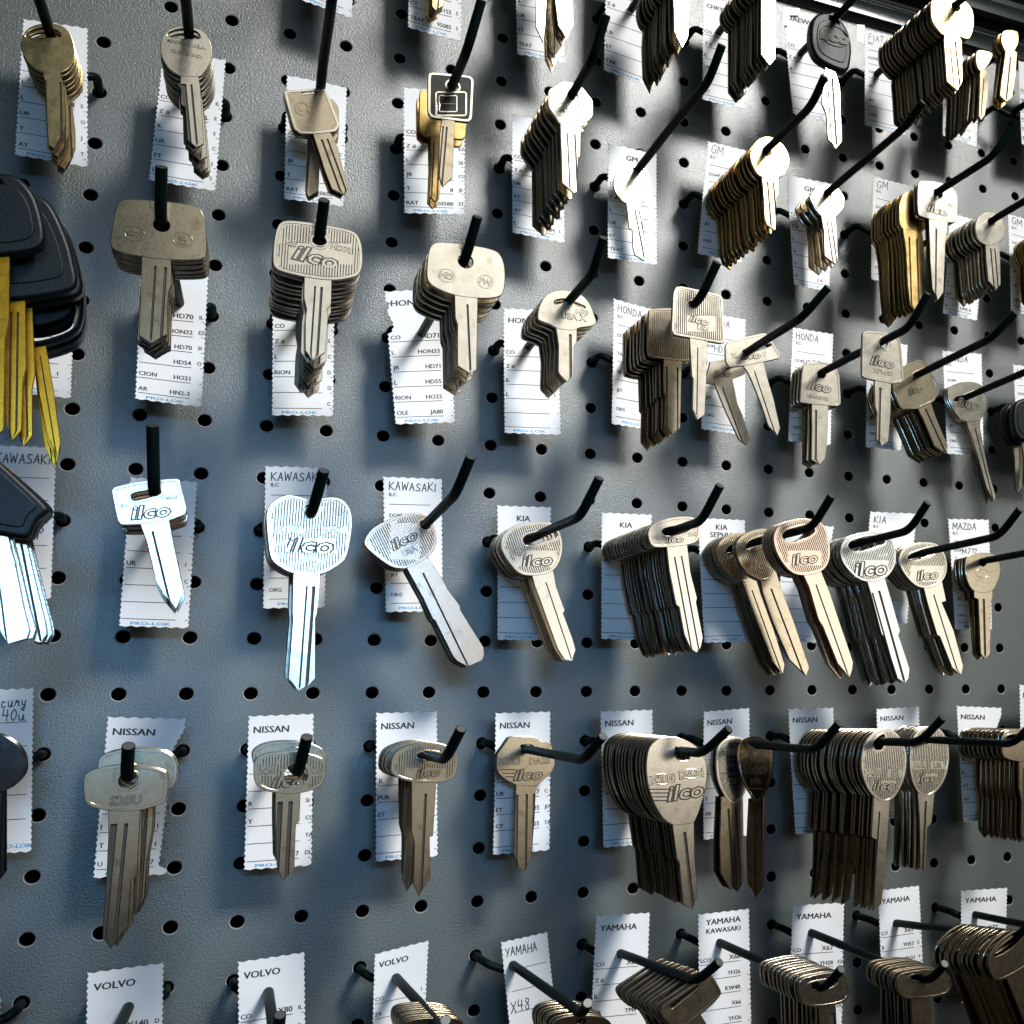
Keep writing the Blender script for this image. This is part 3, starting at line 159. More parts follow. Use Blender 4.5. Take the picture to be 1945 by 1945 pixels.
{"h":[14.5,-3],"z":59.5,"zb":42.0,"n":6,"m":"nickel","b":[[-15.25,-4.61],[-13.67,0.64],[-8.48,4.12],[1.9,6.6],[10.57,5.66],[14.92,-0.88],[15.89,-8.6],[12.66,-15.84],[5.39,-19.95],[-3.2,-19.79],[-9.04,-15.75],[-13.94,-9.26]],"l":[[0.24,-19.21],[2.54,-28.28],[8.02,-45.63],[9.72,-46.51],[16.94,-63.72],[22.49,-67.64]],"r":[[12.29,-16.48],[14.31,-26.41],[11.4,-27.42],[18.54,-43.17],[23.98,-62.93],[22.49,-67.64]],"o":[[[-9.95,-3.93],[-7.75,-1.15],[4.41,2.92],[9.64,3.04],[7.79,-0.39],[-4.43,-4.44]]],"g":[[0.42,0.5]],"f":[["stripes",[[-13.03,-6.79],[14.58,-5.56],[14.13,-18.72],[-13.38,-19.69]]],["clear",[[-7.95,-7.33],[13.68,-6.37],[13.36,-15.66],[-8.21,-16.48]]],["t","ilco",3.04,-12.22,5.39,6]],"s":1,"d":"cream slotted key at the right end of the slotted row","k":"last slotted stack, cream at its front","t":2.0,"rim":1},
{"h":[16.5,-3],"z":41.5,"zb":31.5,"n":4,"m":"bronze","b":[[-12.2,-2.33],[-10.98,3.21],[-0.21,5.11],[11.08,4.44],[12.24,-6.14],[9.39,-12.94],[5.56,-18.75],[-7.49,-19.18],[-11.98,-11.16]],"l":[[-6.73,-18.59],[-6.67,-21.8],[-3.94,-22.92],[-3.68,-39.7],[-3.53,-54.38],[-0.89,-57.6]],"r":[[5.87,-18.17],[5.91,-21.65],[4.83,-22.65],[3.76,-39.55],[2.66,-54.72],[-0.89,-57.6]],"o":[["c",-0.04,-0.88,2.26]],"g":[[0.4,0.55]],"f":[["ring",-0.72,-7.49,4.69,2.76]],"s":1,"d":"small dull key with an oval stamp and dotted blade","k":"small dull oval-stamped keys at the right","t":2.0},
{"h":[-1.5,1],"z":60.0,"zb":54.0,"n":3,"m":"blacknickel","b":[[-3.73,5.91],[-2.46,11.02],[1.55,12.99],[6.68,11.84],[11.16,8.6],[14.07,3.83],[14.86,-2.45],[13.07,-6.01],[9.13,-9.97],[3.37,-11.24],[-0.98,-8.5],[-3.55,-1.77]],"l":[[2.46,-10.18],[3.99,-25.0],[5.55,-40.22],[7.85,-43.41]],"r":[[8.29,-9.93],[9.0,-25.3],[9.71,-40.54],[7.85,-43.41]],"o":[["c",0.08,-1.05,1.9]],"g":[],"f":[],"s":1,"d":"dark round key head cut off by the left edge","k":"dark round-headed keys cut off by the left edge","t":2.0},
{"h":[0.5,1],"z":124.0,"zb":121.0,"n":2,"m":"bronze","b":[[-13.38,-0.29],[-12.38,2.05],[-7.67,3.7],[-2.03,4.46],[5.44,3.62],[11.51,1.41],[12.27,-0.82],[12.31,-9.1],[10.47,-10.56],[4.36,-12.42],[-0.14,-12.47],[-6.66,-11.8],[-11.18,-9.96],[-12.59,-7.9]],"l":[[-5.27,-11.59],[-4.59,-22.05],[-4.28,-34.76],[-4.14,-55.21],[-1.36,-59.46]],"r":[[4.42,-12.09],[4.72,-34.6],[3.0,-36.36],[3.16,-51.75],[-1.36,-59.46]],"o":[["c",0.1,-1.57,2.97]],"g":[[0.06,0.28],[0.5,0.62]],"f":[["ring",-0.54,0.26,4.13,4.83],["t","S20U",-0.2,-8.4,3.18,0]],"s":1,"d":"broad dull bronze key with a raised ring round its hole","k":"broad bronze pair with ringed holes","t":2.0,"rim":1},
{"h":[0.5,1],"z":104.0,"zb":94.0,"n":3,"m":"bronze","b":[[-11.19,3.0],[-10.24,6.44],[-5.75,8.3],[0.59,8.87],[9.29,7.87],[13.41,4.69],[14.31,0.59],[14.14,-3.97],[12.37,-7.18],[6.03,-9.65],[-2.51,-9.25],[-9.37,-6.96]],"l":[[-3.39,-8.71],[-2.31,-25.53],[-0.22,-45.19],[1.89,-52.15]],"r":[[7.26,-8.71],[7.59,-21.21],[6.55,-32.03],[6.54,-45.76],[4.39,-51.89],[1.89,-52.15]],"o":[["c",0.1,-1.58,3.0]],"g":[[0.5,0.6],[0.75,0.85]],"f":[],"s":1,"d":"chrome-rimmed bronze key peeping out behind the broad bronze key","k":"rimmed bronze keys behind the broad bronze key","t":2.0,"rim":1},
{"h":[2.5,1],"z":118.0,"zb":118.0,"n":1,"m":"bronze","b":[[-14.44,1.83],[-13.92,4.87],[-11.2,6.58],[-4.37,7.41],[2.64,6.53],[8.62,4.57],[10.18,2.54],[10.39,-1.13],[9.77,-5.27],[7.98,-7.26],[1.99,-9.17],[-6.32,-8.79],[-11.42,-6.93],[-13.81,-4.29]],"l":[[-6.57,-8.42],[-5.9,-21.91],[-5.14,-32.54],[-4.24,-37.12],[-2.35,-41.37]],"r":[[1.97,-8.8],[2.1,-19.32],[0.92,-20.78],[1.26,-37.53],[-2.35,-41.37]],"o":[["c",0.1,-2.05,4.11]],"g":[[0.08,0.3],[0.52,0.7]],"f":[["stripes",[[-13.43,5.88],[8.83,5.19],[9.44,-8.37],[-12.75,-7.38]]],["clear",[[-12.07,1.49],[-7.28,1.33],[-7.12,-2.01],[-11.9,-1.83]]],["clear",[[3.37,0.95],[8.55,0.77],[8.71,-2.62],[3.53,-2.42]]],["clear",[[-8.05,-1.72],[3.52,-2.16],[3.74,-6.82],[-7.82,-6.32]]],["ring",-1.3,3.18,5.04,5.59],["t","X30",-9.94,-0.27,2.26,0],["t","62DP",6.03,-0.76,2.08,0],["t","ilco",-2.32,-4.35,4.23,0]],"s":1,"d":"bronze ridged key with an oversized round hole","k":"","t":2.0,"rim":1},
{"h":[2.5,1],"z":102.0,"zb":96.0,"n":2,"m":"bronze","b":[[-14.6,3.85],[-14.3,6.99],[-10.7,9.52],[-3.68,10.4],[4.5,9.66],[10.45,6.81],[11.82,3.54],[11.3,-1.27],[9.01,-4.4],[2.84,-6.28],[-5.71,-5.92],[-11.93,-3.05]],"l":[[-6.67,-5.36],[-6.02,-18.47],[-4.77,-34.1],[-2.2,-38.93]],"r":[[1.86,-5.71],[2.25,-18.91],[1.39,-35.57],[-2.2,-38.93]],"o":[["c",0.1,-2.06,4.12]],"g":[],"f":[],"s":1,"d":"rimmed key just behind the big-holed ridged bronze key","k":"rimmed pair behind the big-holed ridged key","t":2.0,"rim":1},
{"h":[4.5,1],"z":85.5,"zb":45.0,"n":4,"m":"bronze","b":[[-13.97,-4.96],[-13.62,-0.45],[-11.63,2.89],[-4.28,5.66],[3.82,5.68],[10.47,2.9],[12.64,-1.28],[12.24,-6.13],[11.42,-9.56],[7.11,-11.69],[-3.67,-11.58],[-11.18,-9.24],[-13.49,-6.61]],"l":[[-5.55,-11.16],[-4.82,-31.48],[-3.6,-36.03],[-3.37,-52.73],[-1.24,-57.88]],"r":[[4.12,-11.56],[3.62,-33.67],[2.3,-34.16],[3.16,-51.58],[-1.24,-57.88]],"o":[[[-4.31,0.13],[-2.21,1.5],[4.3,1.02],[5.45,-0.74],[2.79,-2.38],[-1.54,-2.24]]],"g":[[0.52,0.64]],"f":[["stripes",[[-12.45,-3.54],[11.25,-4.36],[11.47,-11.29],[-12.19,-10.33]]],["clear",[[-8.7,-4.81],[6.9,-5.36],[7.05,-9.96],[-8.54,-9.34]]],["t","X15",-7.72,-2.57,2.51,3],["t","ilco",1.0,-7.15,3.67,3]],"s":1,"d":"dull bronze ridged key with a wide blade, third in its row","k":"dull bronze ridged stack with wide blades","t":2.0,"rim":1},
{"h":[6.5,1],"z":36.0,"zb":32.0,"n":2,"m":"bronze","b":[[-13.16,-8.35],[-12.9,-2.0],[-10.23,1.75],[-7.24,6.16],[3.42,6.04],[6.32,3.89],[12.43,1.79],[14.16,-7.37],[12.82,-11.21],[9.57,-14.32],[4.91,-17.98],[-3.56,-17.11],[-8.58,-14.23],[-11.73,-11.57]],"l":[[-3.87,-16.97],[-3.93,-32.17],[-3.87,-49.76],[-1.7,-55.22],[1.0,-57.11]],"r":[[5.22,-17.67],[5.05,-32.66],[4.06,-49.68],[1.0,-57.11]],"o":[[[-2.55,2.0],[3.72,1.84],[3.14,-0.08],[-1.56,-0.28]]],"g":[[0.02,0.14],[0.5,0.62],[0.86,1.0]],"f":[["t","X123",-7.57,-5.36,3.2,0],["t","DA25",6.85,-5.83,2.98,0],["t","ilco",1.94,-12.09,5.14,0],["bar",[[-11.18,-9.18],[-4.37,-9.43],[-4.36,-9.94],[-11.16,-9.69]]],["bar",[[-10.52,-10.85],[-4.95,-11.06],[-4.94,-11.57],[-10.51,-11.36]]],["bar",[[-8.93,-12.57],[-5.22,-12.71],[-5.21,-13.22],[-8.92,-13.07]]]],"s":0,"d":"lone dull key with clipped shoulders beside the thick round stack","k":"clipped-shoulder pair beside the thick round stack","t":2.0},
{"h":[8.5,1],"z":103.0,"zb":40.0,"n":14,"m":"nickel","b":[[-15.44,-6.97],[-15.06,-0.94],[-13.55,3.26],[-9.2,6.2],[-2.9,6.78],[3.48,4.78],[9.28,0.92],[12.66,-5.5],[12.99,-12.92],[10.74,-23.25],[7.3,-31.9],[6.16,-32.57],[-3.31,-33.53],[-8.95,-28.3],[-13.48,-19.08],[-14.97,-11.81]],"l":[[-3.13,-32.82],[-1.04,-47.92],[0.03,-49.19],[1.86,-67.75],[6.27,-70.51]],"r":[[6.79,-32.18],[7.02,-47.28],[8.13,-59.35],[8.53,-65.35],[6.27,-70.51]],"o":[[[-2.23,1.91],[-0.96,1.56],[4.79,-1.38],[4.48,-4.13],[0.02,-4.59],[-1.89,-3.0]]],"g":[[0.45,0.62]],"f":[["t","X210",-8.13,-12.38,3.76,5],["t","DA31",5.32,-10.47,3.68,5],["ring",-8.13,-12.38,5.34,2.54],["ring",5.32,-10.47,5.14,2.33],["t","ilco",3.25,-18.14,6.71,5],["bar",[[-13.69,-16.37],[-3.72,-16.8],[-3.71,-17.29],[-13.69,-16.85]]],["bar",[[-13.37,-18.0],[-4.34,-18.41],[-4.33,-18.89],[-13.37,-18.48]]],["bar",[[-12.74,-19.71],[-4.95,-20.07],[-4.95,-20.56],[-12.73,-20.19]]],["bar",[[-11.98,-21.43],[-5.57,-21.74],[-5.57,-22.22],[-11.98,-21.91]]]],"s":1,"d":"big pale teardrop-headed key fronting a thick stack","k":"thick stack of big teardrop-headed keys","t":2.0,"bm":"bronze"},
{"h":[10.5,1],"z":54.0,"zb":49.0,"n":2,"m":"chrome","b":[[-15.11,-14.53],[-15.11,-2.42],[-12.26,2.24],[-5.08,4.79],[2.17,1.88],[3.59,-5.69],[2.81,-16.57],[-0.13,-25.92],[-5.18,-30.38],[-9.45,-27.5],[-12.99,-21.31]],"l":[[-12.29,-26.69],[-13.01,-47.9],[-12.67,-62.39],[-8.11,-69.96],[-3.87,-72.27]],"r":[[-0.86,-27.24],[-0.58,-48.7],[-1.02,-68.56],[-3.87,-72.27]],"o":[[[-5.76,2.2],[2.91,1.28],[1.45,-0.72],[-5.04,0.15]]],"g":[[0.3,0.4],[0.6,0.7]],"f":[["t","USA",-7.99,-10.07,2.3,0],["t","X237",-8.01,-18.17,2.42,0],["bar",[[-11.56,-7.25],[-3.67,-7.51],[-3.67,-7.91],[-11.56,-7.66]]],["bar",[[-12.28,-13.96],[-3.69,-14.28],[-3.7,-14.69],[-12.28,-14.36]]],["t","YH12",-6.54,-3.34,2.99,0]],"s":1,"d":"dark chrome teardrop key seen face on beside its turned twin","k":"dark chrome keys beside the turned one","t":2.0,"rim":1,"rm":"nickel","blm":"bronze"},
{"h":[10.5,1],"z":69.0,"zb":69.0,"n":1,"m":"chrome","b":[[-10.32,-4.65],[-8.88,2.63],[-1.04,5.12],[6.87,2.23],[8.99,-5.25],[8.18,-15.97],[3.79,-25.12],[0.2,-28.92],[-3.33,-24.79],[-8.95,-15.3]],"l":[[-4.41,-27.38],[-5.55,-46.98],[-4.94,-66.48],[-0.77,-73.6]],"r":[[3.77,-27.77],[3.64,-47.56],[3.14,-69.07],[-0.77,-73.6]],"o":[[[-4.99,2.14],[2.88,1.93],[2.15,-0.4],[-3.57,-0.23]]],"g":[[0.4,0.55]],"f":[["t","MB",-0.45,-17.63,2.93,0],["t","YH12",0.33,-6.99,2.27,0],["bar",[[-4.02,-20.79],[3.1,-21.1],[3.1,-21.63],[-4.03,-21.32]]],["t","ilco",-0.42,-11.64,4.67,0]],"s":1,"d":"dark chrome key turned nearly edge-on in the fifth row","k":"","t":2.0,"rim":1,"yaw":-42,"rm":"nickel","blm":"bronze"},
{"h":[12.5,1],"z":96.5,"zb":30.5,"n":17,"m":"nickel","b":[[-11.4,-12.48],[-10.65,-5.16],[-8.65,0.82],[-3.26,5.41],[3.63,6.76],[9.72,3.9],[13.59,-2.47],[14.54,-10.0],[13.16,-18.1],[8.93,-26.01],[4.25,-29.95],[-1.05,-29.69],[-6.22,-25.46],[-9.83,-19.19]],"l":[[-4.65,-29.05],[-6.09,-46.47],[-3.14,-47.97],[-5.11,-75.25],[-6.0,-81.63]],"r":[[4.41,-29.49],[2.68,-47.01],[0.79,-62.69],[-1.47,-78.8],[-6.0,-81.63]],"o":[[[-4.19,-0.56],[-1.85,2.07],[2.39,4.0],[1.87,-1.4],[0.28,-4.06],[-3.51,-3.95]]],"g":[[0.35,0.45]],"f":[["stripes",[[-9.59,-7.87],[13.26,-8.6],[12.72,-28.21],[-10.0,-27.14]]],["clear",[[-8.95,-12.9],[-0.66,-13.2],[-0.76,-17.22],[-9.03,-16.89]]],["clear",[[3.51,-13.68],[11.95,-13.99],[11.84,-18.05],[3.41,-17.72]]],["clear",[[-4.95,-18.72],[7.96,-19.24],[7.83,-24.28],[-5.06,-23.71]]],["t","X62",-4.49,-15.07,2.94,0],["t","02",7.66,-15.86,3.24,0],["t","ilco",1.79,-21.67,4.96,-3]],"s":1,"d":"oval ridged key fronting the thickest stack at the lower right","k":"thickest oval-headed stack at the lower right","t":2.0,"rim":1,"bm":"bronze"},
{"h":[14.5,1],"z":58.5,"zb":38.0,"n":9,"m":"nickel","b":[[-12.3,-11.09],[-10.31,0.49],[-5.98,5.66],[0.82,7.73],[8.59,5.36],[12.62,-2.3],[12.75,-13.39],[9.35,-22.82],[3.2,-29.26],[-2.06,-30.83],[-7.01,-28.8],[-10.96,-21.99]],"l":[[-7.17,-28.65],[-6.56,-41.62],[-6.93,-67.97],[-5.73,-69.19]],"r":[[3.03,-29.11],[0.87,-44.19],[-1.98,-46.91],[-3.64,-68.35],[-5.73,-69.19]],"o":[[[-5.84,1.62],[0.91,2.18],[2.49,-1.54],[-5.1,-1.69]]],"g":[[0.4,0.55]],"f":[["stripes",[[-10.52,-6.79],[11.41,-7.45],[10.68,-28.73],[-11.12,-27.75]]],["clear",[[-10.23,-11.16],[-1.88,-11.43],[-2.02,-15.81],[-10.36,-15.51]]],["clear",[[1.06,-11.53],[9.55,-11.81],[9.4,-16.22],[0.92,-15.91]]],["clear",[[-7.1,-17.8],[5.08,-18.26],[4.9,-23.73],[-7.26,-23.22]]],["t","X62",-6.39,-13.61,2.91,0],["t","US",5.22,-14.02,2.93,0],["t","ilco",-0.91,-20.8,4.8,-3]],"s":1,"d":"oval ridged key right behind the thickest oval stack","k":"shorter oval-headed stack right of the thickest one","t":2.0,"rim":1},
{"h":[16.5,1],"z":67.0,"zb":29.5,"n":10,"m":"bronze","b":[[-11.22,-8.94],[-10.62,0.77],[-7.98,4.09],[1.99,5.02],[12.89,3.27],[16.31,-2.15],[15.97,-9.01],[10.23,-13.38],[1.11,-13.83],[-7.8,-12.04]],"l":[[0.24,-13.05],[-0.45,-28.0],[0.99,-35.51],[-0.28,-53.22],[2.64,-57.83]],"r":[[8.4,-13.32],[7.76,-35.84],[5.92,-55.08],[2.64,-57.83]],"o":[[[-8.06,0.95],[4.64,2.16],[5.37,-1.65],[-6.4,-2.1]]],"g":[[0.3,0.45]],"f":[],"s":1,"d":"front key of the yellowed stack at the right edge, fifth row","k":"yellowed stack at the right edge, fifth row","t":2.0,"rim":1},
{"h":[4.5,5],"z":118.0,"zb":88.0,"n":9,"m":"bronze","b":[[-11.73,-2.33],[-11.37,1.15],[-7.98,2.23],[2.96,1.59],[9.57,-0.03],[11.22,-3.86],[10.38,-9.92],[5.9,-11.85],[-6.56,-10.1],[-10.6,-6.51]],"l":[[-4.11,-9.93],[-3.62,-24.1],[-2.6,-39.22],[1.0,-44.3]],"r":[[4.37,-11.12],[4.83,-25.4],[4.36,-41.39],[1.0,-44.3]],"o":[["c",0.03,-0.97,2.14]],"g":[],"f":[],"s":1,"d":"golden-edged key at the front of the stack at the bottom edge","k":"golden-edged stack at the bottom edge, left of centre","t":2.0,"rim":1},
{"h":[6.5,5],"z":130.5,"zb":102.0,"n":8,"m":"bronze","b":[[-11.8,-5.58],[-11.09,-1.5],[-7.12,0.07],[2.63,-0.54],[9.81,-2.62],[13.19,-6.26],[13.27,-12.12],[8.34,-15.14],[-3.64,-13.98],[-10.11,-10.48]],"l":[[-3.65,-13.46],[-2.85,-28.12],[-2.03,-43.68],[1.8,-48.95]],"r":[[5.59,-14.76],[5.81,-29.45],[5.53,-45.99],[1.8,-48.95]],"o":[["c",0.02,-1.0,2.31]],"g":[],"f":[],"s":1,"d":"dark-faced key fronting the stack at the bottom edge centre","k":"dark gold-edged stack at the bottom edge centre","t":2.0,"rim":1},
{"h":[8.5,5],"z":130.5,"zb":68.0,"n":10,"m":"dark","b":[[-15.4,-9.88],[-14.43,-8.09],[-5.39,-3.43],[5.93,2.6],[8.05,0.56],[11.51,-5.44],[11.08,-7.07],[7.75,-10.29],[-1.21,-16.18],[-4.74,-18.46],[-8.26,-18.43],[-11.18,-15.97],[-14.1,-12.76]],"l":[[-5.92,-17.64],[3.58,-32.62],[10.15,-44.53],[15.56,-49.75]],"r":[[2.35,-13.77],[10.16,-26.96],[17.4,-41.79],[15.56,-49.75]],"o":[[[-13.5,-8.29],[-11.47,-6.91],[0.89,1.01],[2.39,-0.56],[-9.71,-8.22],[-12.04,-9.84]]],"g":[],"f":[["t","ilco",0.55,-7.74,3.88,35]],"s":1,"d":"dark slotted key tilted steeply at the front of its stack","k":"steeply tilted dark slotted stack","t":2.0,"rim":1},
{"h":[10.5,5],"z":128.5,"zb":90.5,"n":10,"m":"nickel","b":[[-10.4,2.22],[-9.26,4.99],[-4.33,5.89],[6.3,6.46],[12.34,4.89],[14.31,1.7],[15.07,-1.36],[14.18,-5.39],[11.43,-8.0],[0.08,-8.47],[-6.47,-7.24],[-9.37,-4.28]],"l":[[0.09,-8.06],[0.49,-25.22],[2.29,-36.99],[5.5,-42.06]],"r":[[7.73,-8.13],[8.42,-26.32],[8.89,-37.97],[5.5,-42.06]],"o":[[[-5.91,2.15],[-1.28,2.79],[9.41,2.75],[8.03,0.54],[1.98,-1.11],[-3.96,0.17]]],"g":[[0.5,0.9]],"f":[["t","ilco",9.83,-3.39,3.06,8],["t","X66",-6.36,1.75,1.98,8]],"s":1,"d":"steel-faced key fronting the bright-ribbed stack at the lower right","k":"bright-ribbed stack at the lower right","t":2.0,"rim":1},
{"h":[12.5,5],"z":125.5,"zb":101.0,"n":8,"m":"dark","b":[[-14.05,0.72],[-12.2,3.56],[-5.73,4.06],[4.46,4.03],[11.77,2.1],[15.38,-1.42],[15.57,-6.42],[12.13,-9.24],[1.12,-9.38],[-9.67,-8.43],[-13.49,-4.81]],"l":[[-6.09,-8.44],[-5.81,-23.96],[-4.74,-36.17],[-1.35,-42.67]],"r":[[4.04,-9.06],[4.26,-25.31],[3.07,-39.71],[-1.35,-42.67]],"o":[[[-7.92,0.91],[-4.29,2.03],[8.12,1.86],[8.05,-0.3],[-0.05,-1.53]]],"g":[],"f":[["t","ilco",7.08,-5.73,3.45,8],["t","137",-8.0,0.03,2.07,5]],"s":1,"d":"black-faced key fronting the dark stack at the lower right","k":"black-faced stack between two ribbed stacks","t":2.0,"rim":1},
{"h":[14.5,5],"z":130.5,"zb":85.5,"n":12,"m":"dark","b":[[-17.36,-9.76],[-13.1,-3.25],[-6.7,1.2],[-0.31,3.78],[5.2,2.92],[10.5,-3.1],[11.04,-8.33],[6.79,-13.66],[-1.25,-16.92],[-10.7,-19.45],[-14.44,-17.01]],"l":[[-6.01,-18.6],[1.03,-35.26],[8.1,-51.96],[14.15,-57.86]],"r":[[4.34,-15.31],[10.73,-30.76],[17.74,-50.13],[14.15,-57.86]],"o":[[[-14.4,-8.08],[-9.56,-3.51],[1.66,1.77],[3.12,-0.96],[-6.57,-6.37]]],"g":[],"f":[["t","ilco",-1.76,-10.81,3.82,35]],"s":1,"d":"black-faced tilted key fronting the brassy stack in the lower right corner","k":"tilted brassy stack in the lower right corner","t":2.0,"rim":1,"bm":"bronze"}
]""")
